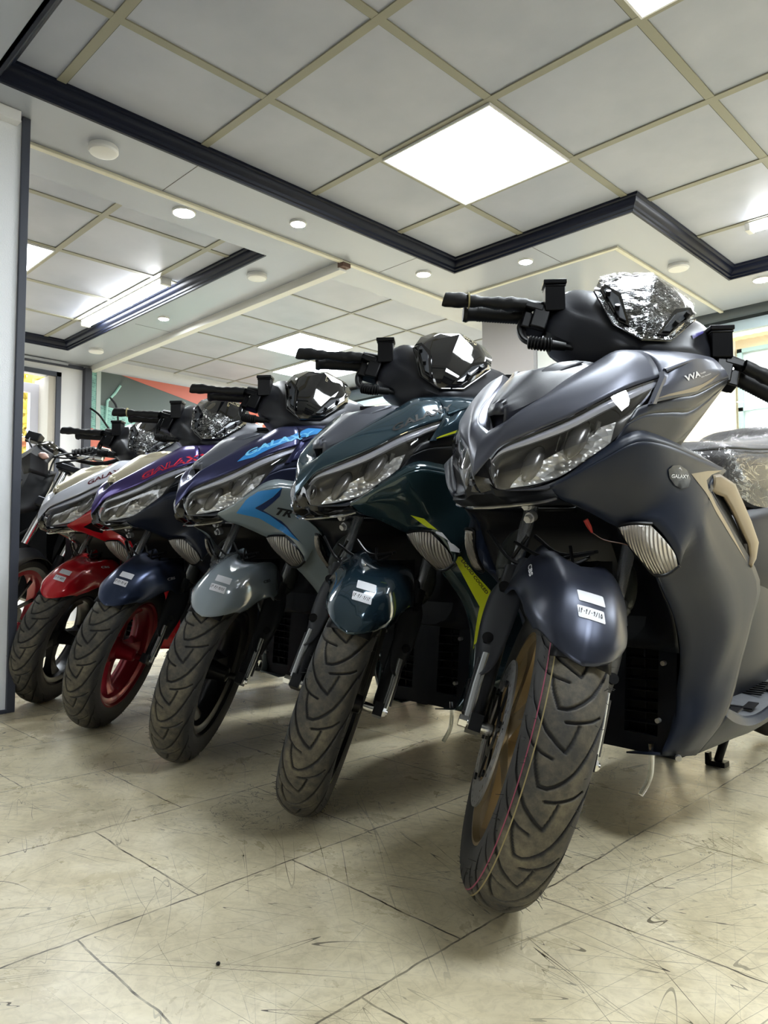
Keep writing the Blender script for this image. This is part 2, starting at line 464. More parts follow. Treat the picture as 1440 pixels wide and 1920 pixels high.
# ---- ceilings: a tray over the scooters, a second tray to the left, a far grid by the window
# soffit pieces (slabs with their underside at ZS)
def soffit(name, x0, x1, y0, y1, z=ZS, m=None): return span(name, x0, x1, y0, y1, z, z+.25, m or M_soffit)
TX0, TX1, TY1a, TY1b, TY0 = -2.74, -1.62, 3.35, 4.62, .80
soffit('ceiling', -3.32, TX0, Y0, TY1a)
soffit('ceiling', X0, -3.32, 2.40, 2.78)
soffit('ceiling', X0-.1, -6.05, Y0, 2.40)
soffit('ceiling', -3.32, TX1, TY1a, TY1b)
soffit('ceiling', TX1, X1, TY1b, Y1)
soffit('ceiling', -3.32, TX1, TY1b, Y1)
soffit('ceiling', TX0, X1, Y0, TY0)
span('ceiling', TX0, X1, TY0, TY1b, ZT, ZT+.18, M_tile)
span('ceiling', -6.05, -3.32, Y0, 2.40, ZT, ZT+.18, M_tile)
span('ceiling', X0-.1, -3.32, 2.78, Y1, ZF, ZF+.16, M_tile)
# crown mouldings: stepped profile swept along an edge
PROF = [(0, 0), (.012, 0), (.014, .010), (.022, .014), (.024, .026), (.036, .034), (.042, .044), (.044, .056), (.056, .060), (.056, .072), (0, .072)]
def crown(name, a, b, inward, z0=ZS-.004, tall=1.0, m0=(0, 0), m1=(0, 0)):
    """a->b edge (x,y); inward = unit (x,y) into the tray; mitres m0,m1 = shift along edge per metre of depth"""
    a = Vector((*a, 0)); b = Vector((*b, 0)); d = (b-a).normalized(); n = Vector((*inward, 0))
    R = []
    for (o_, h) in PROF:
        R.append([a+n*o_+d*o_*m0[0]+Vector((0, 0, z0+h*tall)), b+n*o_-d*o_*m1[0]+Vector((0, 0, z0+h*tall))])
    R.append(R[0])
    o = obj(name, MB().grid(np.array([[tuple(p) for p in r] for r in R])), M_crown, ang=30)
    o['kind'] = 'structure'; return o
crown('trim_1', (TX0, TY0), (TX0, TY1a), (1, 0), m0=(1,), m1=(1,))
crown('trim_2', (TX0, TY1a), (TX1, TY1a), (0, -1), m0=(1,), m1=(-1,))
crown('trim_3', (TX1, TY1a), (TX1, TY1b), (1, 0), m0=(-1,), m1=(1,))
crown('trim_4', (TX1, TY1b), (X1, TY1b), (0, -1), m0=(1,))
crown('trim_5', (X1, TY0), (TX0, TY0), (0, 1), m1=(1,))
crown('trim_6', (-3.32, 2.40), (-6.05, 2.40), (0, -1), m1=(1,))
crown('trim_7', (-6.05, 2.40), (-6.05, Y0), (1, 0), m0=(1,))
# ceiling bars
def bars(name, x0, x1, y0, y1, z, gx, gy, p=.6, w=.034, skip=None, kx=(0, 0), m=M_tbar):
    b = MB(); g = MB()
    xs = [gx+p*i for i in range(-12, 12) if x0 < gx+p*i < x1]
    ys = [gy+p*i for i in range(-12, 12) if y0 < gy+p*i < y1]
    for x in xs:
        b.box((x, (y0+y1)/2, z-.002), (w, y1-y0, .006)); g.box((x-w/2-.002, (y0+y1)/2, z-.0005), (.004, y1-y0, .002))
    for y in ys:
        b.box(((x0+x1)/2, y, z-.0028), (x1-x0, w, .006)); g.box(((x0+x1)/2, y+w/2+.002, z-.0005), (x1-x0, .004, .002))
    o = obj(name, b, m, smooth=False); o['kind'] = 'structure'
    o2 = obj(name+'_groove' if False else name, g, M_gap, smooth=False); o2['kind'] = 'structure'
GX, GY = -2.232, 1.017
bars('trim_8', TX0, X1, TY0, TY1a, ZT, GX, GY)
bars('trim_9', TX1, X1, TY1a, TY1b, ZT, GX, GY)
bars('trim_10', -6.05, -3.32, Y0, 2.40, ZT, -3.62, 1.60)
bars('trim_11', X0, -3.32, 2.83, Y1, ZF, -4.51, 3.59, w=.018, m=mat('ceiling_bar_thin', srgb(150, 150, 142), .5))
# cream ledges under the soffit, and the beam that separates the far grid
span('trim_12', -3.085, -3.055, .95, 3.66, ZS-.014, ZS, M_trimc, bevel=.003)
span('trim_13', X0, -3.09, 2.745, 2.80, 2.20, ZS+.02, mat('beam_white', srgb(218, 217, 210), .45), bevel=.003)
span('trim_14', -3.085, -1.86, 3.665, 3.69, ZS-.012, ZS, M_trimc, bevel=.002)
span('trim_15', -1.885, -1.86, 3.69, 5.3, ZS-.012, ZS, M_trimc, bevel=.002)
span('trim_16', -3.10, -3.055, 2.74, 2.80, 2.215, ZS, mat('bracket_brown', srgb(96, 70, 58), .6))
span('trim_17', -3.085, -3.055, 3.66, 5.3, ZS-.014, ZS, M_trimc, bevel=.003)
for i, y in enumerate((1.62, 3.02, 4.1)):
    span('trim_%d' % (18+i), -3.05, TX0-.005, y, y+.003, ZS-.0008, ZS, M_gap)
span('trim_21', -2.2, -2.197, 3.36, 3.66, ZS-.0008, ZS, M_gap)
span('trim_22', -5.0, -4.997, 2.46, 2.74, ZS-.0008, ZS, M_gap)

# ---- partition at the left
PX, PY = -2.895, .987
span('wall_partition', PX-.10, PX-.012, Y0, PY-.03, 0.012, 2.235, M_partw)
span('trim_23', PX-.105, PX, PY-.03, PY, 0, 2.248, M_frame, bevel=.002)
span('trim_24', PX-.012, PX+.03, Y0, PY-.045, 2.205, 2.248, mat('profile_white', srgb(232, 232, 232), .3), bevel=.002)
span('trim_25', PX-.0125, PX-.009, PY-.16, PY-.158, .02, 2.2, mat('groove_grey', srgb(150, 152, 158), .6))
span('baseboard_partition', PX-.012, PX+.004, Y0, PY-.03, 0, .012, M_frame)
# upper lip at the near edge of the tray
span('trim_26', -3.3, TX0+1.2, TY0-.012, TY0+.012, ZS+.0, ZS+.03, M_crown_gap)

# ---- far left wall (x = X0) with door frame, window, dark corner post and mural
def wallx(name, y0, y1, z0, z1, m=M_wallw, dx=.12): return span(name, X0-dx, X0, y0, y1, z0, z1, m)
wallx('wall_left', Y0, 1.78, 0, ZT); wallx('wall_left', 2.50, 2.74, 0, ZT)
wallx('wall_left', 1.78, 2.50, 2.12, ZT); wallx('wall_left', 1.78, 2.50, 0, .9)
wallx('wall_left', 2.74, Y1, 0, ZF+.1)
span('trim_27', X0, X0+.02, 2.46, 2.50, .9, 2.15, M_frame); span('trim_28', X0, X0+.02, 1.78, 2.50, 2.11, 2.15, M_frame)
span('trim_29', X0, X0+.06, 2.69, 2.75, 0, 2.22, M_crown_gap); span('trim_30', X0, X0+.02, Y0, 2.69, 2.205, 2.235, M_frame)
span('trim_31', X0+.02, X0+.035, 1.6, 2.55, 2.22, 2.24, M_soffit)
# plaster reveal and white window with a door handle
M_plaster = add_bump(mat('reveal_plaster', srgb(188, 182, 172), .8), 60, .5, .003)
span('window_1', X0-.32, X0, 2.40, 2.46, .9, 2.11, M_plaster)
wf = span('window_2', X0-.28, X0-.22, 1.8, 2.40, .9, 2.07, mat('upvc_white', srgb(206, 206, 216), .4), bevel=.004)
bm_ = MB()
for (y0, y1, z0, z1) in ((1.8, 1.84, .9, 2.07), (2.33, 2.40, .9, 2.07), (1.84, 2.33, 1.99, 2.07), (1.84, 2.33, .9, .98)):
    bm_.box((X0-.25, (y0+y1)/2, (z0+z1)/2), (.06, y1-y0, z1-z0))
bpy.data.objects.remove(wf)
wf = obj('window_2', bm_, MATS['upvc_white'], smooth=False); wf['kind'] = 'structure'
obj('window_glass', MB().box((X0-.25, 2.09, 1.49), (.006, .5, 1.0)), glassy('window_glass', (.96, .98, .97, 1), .0, .03, .5), wf, smooth=False)
# ---- column, pale panel and shopfront along the far side
span('wall_column', -3.18, -2.75, 4.20, 4.60, 0, ZS, M_grey)
span('wall_pale', -2.745, -2.42, 4.24, 4.28, 0, ZS, M_pale)
M_header = add_bump(mat('header_slate', srgb(84, 94, 98), .6), 12, .5, .01)
span('wall_header', X0, X1, 5.30, 5.42, 2.19, ZF+.1, M_header)
tb = MB().tube([(X0+.1, 5.24, 2.255), (X1, 5.24, 2.255)], .055, 16)
obj('trim_32', tb, mat('roller_grey', srgb(70, 78, 84), .5))['kind'] = 'structure'
span('trim_33', X0, X1, 5.29, 5.33, 2.12, 2.19, mat('header_blue', srgb(186, 204, 212), .5))
fr = MB()
for x in (-6.4, -5.2, -4.0, -2.9, -1.58, -.2, 1.2, 3.1): fr.box((x, 5.34, 1.1), (.05, .05, 2.2))
fr.box(((X0+X1)/2, 5.34, .05), (X1-X0, .05, .1))
sf = obj('window_3', fr, mat('shopfront_frame', srgb(190, 196, 198), .4), smooth=False); sf['kind'] = 'structure'
obj('window_glass', MB().box(((X0+X1)/2, 5.35, 1.12), (X1-X0, .008, 2.1)), MATS['window_glass'], sf, smooth=False)
# walls behind the camera, with the shop's street door standing open to the daylight
M_walld = mat('wall_grey', srgb(112, 112, 116), .6)
span('wall_right', X1, X1+.12, Y0, 5.4, 0, ZT, M_walld)
span('wall_near', -6.5, -.6, Y0-.12, Y0, 0, ZT, M_walld)
span('wall_near', .6, X1, Y0-.12, Y0, 0, ZT, M_walld)
span('wall_near', -.6, .6, Y0-.12, Y0, 2.1, ZT, M_walld)
fr = MB()
for x in (-.575, .575): fr.box((x, Y0-.05, 1.05), (.05, .05, 2.1))
o_ = obj('window_4', fr, M_frame, smooth=False); o_['kind'] = 'structure'

# ---- street outside
M_street = mat('street_ground', srgb(180, 174, 160), .8)
span('ground_street', -24, 14, 5.5, 24, -.12, -.02, M_street)
span('ground_street', -30, -6.8, -14, 5.5, -.12, -.02, M_street)
span('ground_street', -6.5, 10, -14, -3.8, -.12, -.02, M_street)
M_stucco = add_bump(mat('stucco_sand', srgb(226, 206, 170), .85), 20, .4, .01)
bld = empty('building', (-5.5, 10.2, 0))
def bpart(name, mb, m, par=None, **k): return obj(name, MB().add([(x+5.5, y-10.2, z) for x, y, z in mb.v], mb.f), m, par or bld, **k)
wl = MB()
for (x0, x1, z0, z1) in ((-20, -3.42, 0, 4.6), (-3.42, 6, 0, 2.0), (-3.42, 6, 3.25, 4.6), (-2.0, -1.7, 2.0, 3.25), (-.3, 6, 2.0, 3.25)):
    wl.box(((x0+x1)/2, 10.3, (z0+z1)/2), (x1-x0, .5, z1-z0))
bpart('facade', wl, M_stucco, smooth=False)
bpart('pilaster', MB().box((-3.62, 9.98, 2), (.32, .2, 4)), mat('stucco_pale', srgb(214, 204, 182), .8), smooth=False)
M_wing = mat('window_green', srgb(150, 172, 166), .5)
M_pane = mat('pane_bright', srgb(240, 246, 246), .3)
for wx in (-3.42, -1.7):
    w_ = MB()
    for i in range(4): w_.box((wx+.02+i*.46, 10.02, 2.62), (.06, .05, 1.25))
    for z in (2.03, 2.45, 3.22): w_.box((wx+.7, 10.02, z), (1.42, .05, .05))
    wo = bpart('window_grid', w_, M_wing, smooth=False)
    obj('pane', MB().box((wx+.7+5.5, -.10, 2.62), (1.4, .02, 1.22)), M_pane, wo, smooth=False)
M_awn = mat('awning_sand', srgb(232, 204, 158), .7)
aw = MB()
for r_ in range(7):
    A = []
    for i in range(241):
        x = -7.5+i*.05
        A.append([(x, 9.75-.06*r_+.03*abs(sin(i*1.57)), 3.30+.13*r_), (x, 9.66-.06*r_+.03*abs(sin(i*1.57)), 3.32+.13*r_), (x, 9.66-.06*r_+.03*abs(sin(i*1.57)), 3.40+.13*r_), (x, 9.80-.06*r_, 3.43+.13*r_)])
    aw.grid(np.array(A))
bpart('awning', aw, M_awn, smooth=False)
tag(bld, 'sand coloured building across the street with green grid windows and corrugated awning', 'building')
# board with repeated lettering over the walkway, seen between the second and third scooters
sg_ = empty('street_sign_board', (-7.2, 7.6, 2.6))
obj('post', MB().box((-1.0, .06, -1.35), (.08, .06, 2.5)), MATS['stucco_sand'], sg_, smooth=False); obj('post', MB().box((1.0, .06, -1.35), (.08, .06, 2.5)), MATS['stucco_sand'], sg_, smooth=False)
obj('board', MB().box((0, 0, 0), (2.4, .05, .3)), mat('sign_khaki', srgb(178, 178, 132), .7), sg_, smooth=False)
V, F = text2d('AV - AV - AV', .26, 1.0)
obj('lettering', MB().add([(x-.95, -.028, y-.08) for x, y in V], F), mat('sign_letters', srgb(104, 108, 88), .7), sg_, smooth=False)
obj('rail', MB().tube([(-1.4, -.1, -.33), (1.9, -.1, -.33)], .1, 14), M_awn, sg_)
tag(sg_, 'khaki board with dark AV letters above a tan rail outside the shopfront', 'sign')
# garden behind the left window: a tree and a tiled roof
M_leaf = mat('leaf_sunlit', srgb(214, 196, 96), .8)
tr = empty('garden_tree', (-10.8, 3.6, 0))
lf = MB()
for i in range(2600):
    a = rng.normal(size=3); a /= np.linalg.norm(a); r_ = rng.uniform(.4, 1)**.5
    c = np.array([a[0]*1.1*r_, a[1]*1.1*r_, 2.3+a[2]*1.0*r_]); q = rng.normal(size=3)*.06; w_ = rng.normal(size=3)*.06
    lf.add([c-q, c+w_, c+q, c-w_], [(0, 1, 2, 3)])
tf = obj('foliage', lf, M_leaf, tr, smooth=False)
obj('trunk', MB().tube([(0, 0, -.1), (.05, 0, .8), (0, .05, 1.8)], [.1, .08, .05]), mat('bark', srgb(110, 88, 64), .9), tr)
tag(tr, 'sunlit yellow-green tree seen through the left window', 'tree')
rf = empty('roofed_shed', (-8.4, 2.9, 0))
obj('tiled_roof', MB().add([(-.6, -.8, 1.62), (.5, -.8, 1.62), (.5, .5, 1.95), (-.6, .5, 1.95), (-.6, -.8, 1.58), (.5, -.8, 1.58), (.5, .5, 1.91), (-.6, .5, 1.91)], [(0, 1, 2, 3), (4, 7, 6, 5), (0, 4, 5, 1), (1, 5, 6, 2), (2, 6, 7, 3), (3, 7, 4, 0)]), mat('roof_terracotta', srgb(206, 130, 92), .8), rf, smooth=False)
obj('wall', MB().box((-.05, -.1, .8), (.9, 1.0, 1.6)), M_stucco, rf, smooth=False)
tag(rf, 'small shed with orange tiled roof beyond the left window', 'building')

# ---- printed wall mural of a building on the far left wall
mu = empty('wall_mural', (X0+.012, 2.76, 1.30))
def mural_mat():
    m = mat('mural_brick', srgb(120, 172, 160), .45); t, b = nt(m)
    tc = node(t, 'ShaderNodeTexCoord'); mp = node(t, 'ShaderNodeMapping'); mp.inputs['Rotation'].default_value = (0, radians(90), 0)
    sx = node(t, 'ShaderNodeSeparateXYZ'); cx_ = node(t, 'ShaderNodeCombineXYZ')
    t.links.new(tc.outputs['Object'], sx.inputs[0]); t.links.new(sx.outputs[1], cx_.inputs[0]); t.links.new(sx.outputs[2], cx_.inputs[1])
    mp2 = node(t, 'ShaderNodeMapping'); mp2.inputs['Rotation'].default_value = (0, 0, radians(12)); t.links.new(cx_.outputs[0], mp2.inputs[0])
    br = node(t, 'ShaderNodeTexBrick'); br.inputs['Scale'].default_value = 14; br.inputs['Color1'].default_value = srgb(132, 186, 172); br.inputs['Color2'].default_value = srgb(96, 146, 136); br.inputs['Mortar'].default_value = srgb(150, 196, 184)
    n = node(t, 'ShaderNodeTexNoise'); n.inputs['Scale'].default_value = 9; n.inputs['Detail'].default_value = 4
    r = ramp(t, [(.35, (.6, .6, .6)), (.6, (1.05, 1.05, 1.05))]); mx = node(t, 'ShaderNodeMixRGB', blend_type='MULTIPLY'); mx.inputs[0].default_value = .8
    t.links.new(mp2.outputs[0], br.inputs['Vector']); t.links.new(mp2.outputs[0], n.inputs['Vector']); t.links.new(n.outputs['Fac'], r.inputs[0])
    t.links.new(br.outputs['Color'], mx.inputs[1]); t.links.new(r.outputs[0], mx.inputs[2]); t.links.new(mx.outputs[0], b.inputs['Base Color'])
    return m
def yz(P, x): return [(x, y, z) for y, z in P]
def flat(P, x, th=.002): return MB().prism(yz(P, x), (th, 0, 0))
obj('printed_sheet', flat([(0, 0), (2.5, 0), (2.5, .92), (0, .92)], 0, .004), mural_mat(), mu, smooth=False)
obj('painted_shade', flat([(.06, .62), (.06, .92), (.55, .92), (2.05, .60), (2.05, .44), (1.0, .52)], .004), mat('mural_dark', srgb(72, 82, 78), .5), mu, smooth=False)
M_roof = add_bump(mat('mural_roof', srgb(186, 96, 76), .5), 60, .5, .004, 'wave', vec=(0, 1, .2))
rfp = obj('painted_roof', MB().prism(yz([(.28, .92), (1.9, .92), (2.1, .64), (1.75, .62), (.9, .80)], .0065), (.002, 0, 0)), M_roof, mu, smooth=False)
obj('painted_roof', MB().prism(yz([(.0, .40), (.34, .33), (.66, .18), (.5, .10), (0, .10)], .0065), (.002, 0, 0)), M_roof, mu, smooth=False)
obj('painted_gutter', MB().prism(yz([(.0, .10), (.9, .10), (.9, .07), (0, .07)], .0065), (.002, 0, 0)), mat('mural_red', srgb(150, 60, 54), .5), mu, smooth=False)
obj('painted_base', MB().prism(yz([(.0, .0), (.9, .0), (.9, .07), (0, .07)], .0065), (.002, 0, 0)), mat('mural_green', srgb(84, 118, 104), .5), mu, smooth=False)
V, F = text2d('C', .34, 1.0); 
obj('painted_letter', MB().add([(.0105, 1.22+x*1.5, .66+y*.55) for x, y in V], F), mat('mural_letters', srgb(214, 190, 178), .5), mu, smooth=False)
V, F = text2d('Y', .3, 1.0)
obj('painted_letter', MB().add([(.0105, 1.72+x*1.3, .60+y*.5) for x, y in V], F), MATS['mural_letters'], mu, smooth=False)
obj('painted_post', MB().prism(yz([(.05, .3), (.09, .3), (.09, .92), (.05, .92)], .0065), (.002, 0, 0)), mat('mural_post', srgb(168, 178, 172), .5), mu, smooth=False)
obj('painted_pipe', MB().tube(yz([(.14, .45), (.15, .66), (.22, .74), (.27, .82)], .012), .012, 8), mat('mural_pipe', srgb(150, 196, 184), .5), mu)
tag(mu, 'printed mural of a green brick house with red tiled roof on the far wall', 'mural')
# cable hanging in the corner
cb = obj('hanging_cable', MB().tube(crv([(X0+.1, 2.72, 1.86), (X0+.12, 2.80, 1.80), (X0+.12, 2.92, 1.66), (X0+.12, 2.97, 1.72), (X0+.12, 2.95, 1.90), (X0+.10, 2.90, 1.98)], 6), .009, 6), M_black)
tag(cb, 'black cable loop hanging beside the dark corner post', 'cable')

# ---- lights
M_panel = mat('led_panel', (.88, .95, 1, 1), .5, emit=PANEL_E)
M_fr = mat('panel_frame', srgb(225, 225, 225), .4)
def ceiling_panel(x0, y0, z, label, s=.566, group='square ceiling light panels'):
    e = empty('ceiling_light_panel', (x0+.3, y0+.3, z-.006))
    obj('diffuser', MB().box((0, 0, -.003), (s, s, .006)), M_panel, e, smooth=False)
    f = MB()
    h = s/2
    for (cx_, cy_, dx, dy) in ((0, h+.004, s+.016, .008), (0, -h-.004, s+.016, .008), (h+.004, 0, .008, s), (-h-.004, 0, .008, s)): f.box((cx_, cy_, -.004), (dx, dy, .010))
    obj('frame', f, M_fr, e, smooth=False)
    tag(e, label, 'ceiling light', group)
ceiling_panel(GX, GY+1.2, ZT, 'large square lit panel in the grey tray above the scooters')
ceiling_panel(GX+1.2, GY+.6, ZT, 'square lit panel at the top edge of the photo')
ceiling_panel(GX+2.4, GY, ZT, 'added square lit panel, unseen in the tray out to the right, brightening the near floor')  # unseen lamp added on the tile grid to brighten the near floor
ceiling_panel(GX+2.4, GY+2.4, ZT, 'square lit panel near the far right end of the tray')
ceiling_panel(-4.82, 1.0, ZT, 'lit square panel beside the white partition edge')
ceiling_panel(-5.11, 3.59, ZF, 'lit square panel in the far grid, nearer of the two')
ceiling_panel(-5.71, 4.19, ZF, 'lit square panel in the far grid, farther of the two')
M_spot = mat('spot_cool', (.93, .98, 1, 1), .4, emit=SPOT_E)
M_spotw = mat('spot_warm', (1, .80, .42, 1), .4, emit=SPOT_E*.7)
M_cap = mat('lamp_cap_white', srgb(228, 228, 226), .35)
def spot(x, y, label, m, r=.042, z=ZS, name='ceiling_spotlight'):
    e = empty(name, (x, y, z))
    obj('ring', MB().lathe([(0, r+.008), (-.008, r+.006), (-.010, r), (-.004, r-.001)], 32, 'z'), M_cap, e)
    obj('diffuser', MB().lathe([(-.007, 0), (-.007, r-.001), (-.004, r)], 32, 'z'), m, e)
    tag(e, label, 'ceiling light', 'round spotlights in the white soffit')
spot(-3.17, 1.80, 'brightest cool round spotlight left of the cream ledge', M_spot, .05)
spot(-2.87, 2.27, 'cool round spotlight between cream ledge and dark crown moulding', M_spot, .036)
spot(-2.87, 3.22, 'warm yellow round spotlight near the corner of the tray', M_spotw, .040)
spot(-2.33, 3.49, 'cool round spotlight behind the far edge of the tray', M_spot, .036)
spot(-4.73, 2.54, 'small cool spotlight under the long fluorescent fitting', M_spot, .034)
spot(-1.47, 4.74, 'bright round spotlight at the right edge of the photo', M_spot, .045)
def cap(x, y, label):
    o = obj('round_ceiling_cap', MB().lathe([(0, .058), (-.018, .060), (-.026, .054), (-.029, .04), (-.030, 0)], 36, 'z'), M_cap)
    o.location = (x, y, ZS); tag(o, label, 'ceiling light', 'unlit round white ceiling lamps')
cap(-2.89, 1.27, 'unlit round white lamp nearest the white partition')
cap(-3.59, 2.53, 'unlit round white lamp right of the long fluorescent fitting')
cap(-5.86, 2.55, 'unlit round white lamp near the far corner post')
cap(-1.74, 4.17, 'unlit round white lamp right of the nearest windscreen')
M_tube = mat('tube_light', (.94, .97, 1, 1), .4, emit=TUBE_E)
def tube_light(x0, x1, y, z, label):
    e = empty('fluorescent_batten', ((x0+x1)/2, y, z))
    L = x1-x0
    obj('diffuser', MB().box((0, 0, -.028), (L-.04, .055, .035)), M_tube, e, smooth=False, bevel=.008)
    obj('base', MB().box((0, 0, -.006), (L, .075, .012)), M_cap, e, smooth=False)
    for s_ in (-1, 1): obj('end_cap', MB().box((s_*(L/2-.012), 0, -.026), (.028, .068, .045)), M_cap, e, smooth=False, bevel=.004)
    tag(e, label, 'ceiling light')
tube_light(-5.4, -4.18, 2.26, ZT, 'long lit fluorescent fitting in the left tray')
tube_light(-1.32, -.1, 4.05, ZT, 'lit fluorescent fitting at the right edge of the tray')

# ================================================================== THE SCOOTERS
# local frame: x = the scooter's left, y = towards its tail, z = up; origin on the floor under the front axle
RK, ST = radians(26.5), radians(43)
SO = np.array([.055, -.048, .253])
SL = np.array([cos(ST), sin(ST)*cos(RK), -sin(ST)*sin(RK)])
SA = np.array([0, sin(RK), cos(RK)])
SG = np.cross(SL, SA)
def steer(p):                       # steered frame (left, forward, up along the fork) -> local
    return tuple(SO+p[0]*SL+p[1]*SG+p[2]*SA)
CACHE = {}
def cmesh(key, fn, **k):
    if key not in CACHE: CACHE[key] = make_mesh(key, fn(), **k)
    return CACHE[key]

# ---------------------------------------------------------------- wheel
TH0 = 24.0
GROOVES = [  # (width mm, [(theta deg, phi deg)...]) repeated every 24 deg
    (5.2, [(17, -84), (12, -76), (6, -64), (1, -46), (-3, -30), (-6, -10), (-7.6, 4)]),
    (4.6, [(-7.6, 4), (-4, 10), (1, 15)]),
    (4.4, [(1, -5), (1.6, 8), (2.6, 20), (4.2, 36), (6.5, 50)]),
    (5.0, [(15, -38), (12, -36), (9.5, -32), (7, -26), (4.6, -20)]),
    (5.2, [(4.6, -20), (4.8, -8), (6, 2), (8.3, 14), (11.5, 26), (16, 37), (21, 47), (27, 58), (33, 72), (36, 82)]),
    (4.0, [(26, -88), (20, -66), (16, -47), (14.2, -28), (13.5, -12)]),
    (3.2, [(4, 66), (9, 74), (15, 84)])]
def tyre_mesh():
    NT, NP = 1440, 96
    th = np.linspace(0, 2*pi, NT, endpoint=False); ph = np.radians(np.linspace(-96, 96, NP))
    T, P = np.meshgrid(th, ph, indexing='ij')
    arc = .056*P
    tm = np.degrees(T) % TH0
    depth = np.zeros_like(T)
    segs = []
    for w, pts in GROOVES:
        for a, b in zip(pts[:-1], pts[1:]):
            for k in (-2, -1, 0, 1, 2): segs.append((w/2000, (a[0]+k*TH0, a[1]), (b[0]+k*TH0, b[1])))
    per = int(NT*TH0/360)
    tt = np.degrees(th[:per])[:, None]*np.ones(NP); pp = np.degrees(ph)[None, :]*np.ones((per, 1))
    X = np.radians(tt)*.262; Y = np.radians(pp)*.056
    dd = np.zeros((per, NP))
    for w, a, b in segs:
        ax, ay = radians(a[0])*.262, radians(a[1])*.056; bx, by = radians(b[0])*.262, radians(b[1])*.056
        L = (bx-ax)**2+(by-ay)**2
        s = np.clip(((X-ax)*(bx-ax)+(Y-ay)*(by-ay))/L, 0, 1)
        d = np.hypot(X-ax-s*(bx-ax), Y-ay-s*(by-ay))
        dd = np.maximum(dd, np.clip((w+.0006-d)/.0012, 0, 1))
    reps = int(360/TH0)
    depth = np.concatenate([dd]*reps)[:NT]
    fall = np.clip((92-np.abs(np.degrees(P)))/14, 0, 1)
    r = .222+.044*np.cos(P)-depth*.0042*fall
    l = .055*np.sin(P)
    A = np.stack([l, r*np.cos(T), r*np.sin(T)], -1)
    mb = MB().grid(A); n = NT
    # close the seam between the last and the first ring
    base = (NT-1)*NP
    mb.f += [(base+j, base+j+1, j+1, j) for j in range(NP-1)]
    g = depth.reshape(-1); cr_ = np.clip((62-np.abs(np.degrees(P)))/18, 0, 1).reshape(-1)
    nmain = len(mb.v)
    for s in (-1, 1):
        prof = [(.0547, .2174), (.0552, .207), (.0530, .195), (.0480, .186), (.0455, .1815), (.040, .179), (.036, .182)]
        mb.lathe([(s*h, q) for h, q in prof], 160)
    # rubber nubs
    for k in range(150):
        t = rng.uniform(0, 2*pi); s = rng.choice([-1, 1]); q = s*radians(rng.choice([50, 64, 78])+rng.normal()*2)
        rr, ll = .222+.044*cos(q), .055*sin(q)
        nx, nr = sin(q), cos(q)
        p = np.array([ll, rr*cos(t), rr*sin(t)]); d = np.array([nx, nr*cos(t), nr*sin(t)])+rng.normal(size=3)*.35
        mb.tube([p-.001*d, p+d*rng.uniform(.004, .0085)], [.0005, .0003], 4)
    me = bpy.data.meshes.new('tyre'); me.from_pydata(mb.v, [], mb.f); me.update(); me.shade_smooth()
    for nm, arr in (('groove', g), ('crown', cr_)):
        at = me.attributes.new(nm, 'FLOAT', 'POINT'); full = np.zeros(len(mb.v), dtype=np.float32); full[:nmain] = arr; at.data.foreach_set('value', full)
    co = np.array([steer(v) for v in mb.v], dtype=np.float32).reshape(-1); me.vertices.foreach_set('co', co); me.update()
    me.materials.append(None)
    return me
def rim_mb():
    mb = MB()
    mb.lathe([(-.047, .186), (-.047, .179), (-.036, .175), (-.030, .166), (-.012, .158), (.030, .158), (.036, .166), (.038, .175), (.047, .179), (.047, .186), (.040, .183), (.030, .172), (-.026, .172), (-.040, .183)], 96, closed=True)
    mb.lathe([(-.052, .0), (-.052, .030), (-.030, .034), (-.022, .046), (-.010, .046), (.004, .030), (.030, .024), (.060, .020), (.066, .0)], 40)
    for k in range(5):
        a = 2*pi*k/5+.35
        R_ = Matrix.Rotation(a, 3, 'X')
        A = []
        for rr, w, t0, t1 in ((.030, .026, -.044, -.006), (.06, .020, -.040, -.012), (.10, .017, -.036, -.014), (.135, .021, -.034, -.006), (.162, .034, -.036, .012)):
            A.append([tuple(R_ @ Vector(p)) for p in ((t0, rr, -w), (t0-.003, rr, 0), (t0, rr, w), (t1, rr, w*.8), (t1+.003, rr, 0), (t1, rr, -w*.8))])
        mb.grid(np.array(A), close=True)
    return mb
def rim_stripe_mb(): return MB().lathe([(-.0475, .1855), (-.0478, .1815)], 96).lathe([(.0478, .1815), (.0475, .1855)], 96)
def disc_mb():
    mb = MB(); L = -.066
    R0, R1, N = .088, .126, 96
    # perforated rotor: ring built from cells, leaving oval holes
    for t in (0, .0035):
        for i in range(N):
            a0, a1 = 2*pi*i/N, 2*pi*(i+1)/N
            for (q0, q1, hole) in ((.086, .094, 0), (.094, .102, (i % 3) == 0), (.102, .106, 0), (.106, .114, (i % 3) == 1), (.114, .118, 0), (.118, .1225, (i % 3) == 2), (.1225, .1275, 0)):
                if hole: continue
                P = [(L+t, q*cos(a), q*sin(a)) for q, a in ((q0, a0), (q1, a0), (q1, a1), (q0, a1))]
                mb.add(P, [(0, 1, 2, 3) if t else (3, 2, 1, 0)])
    mb.lathe([(L, .1275), (L+.0035, .1275)], N); mb.lathe([(L, .086), (L+.0035, .086)], N)
    return mb
def disc_carrier_mb():
    mb = MB(); L = -.064
    mb.lathe([(L, .026), (L-.003, .028), (L-.003, .042), (L, .044)], 40)
    for k in range(6):
        a = 2*pi*k/6; R_ = Matrix.Rotation(a, 3, 'X')
        mb.box(R_ @ Vector((L, .064, 0)), (.004, .05, .012), R_)
        c = R_ @ Vector((L-.004, .088, 0)); mb.cyl(c, c-Vector((.004, 0, 0)), .006, n=10)
    return mb
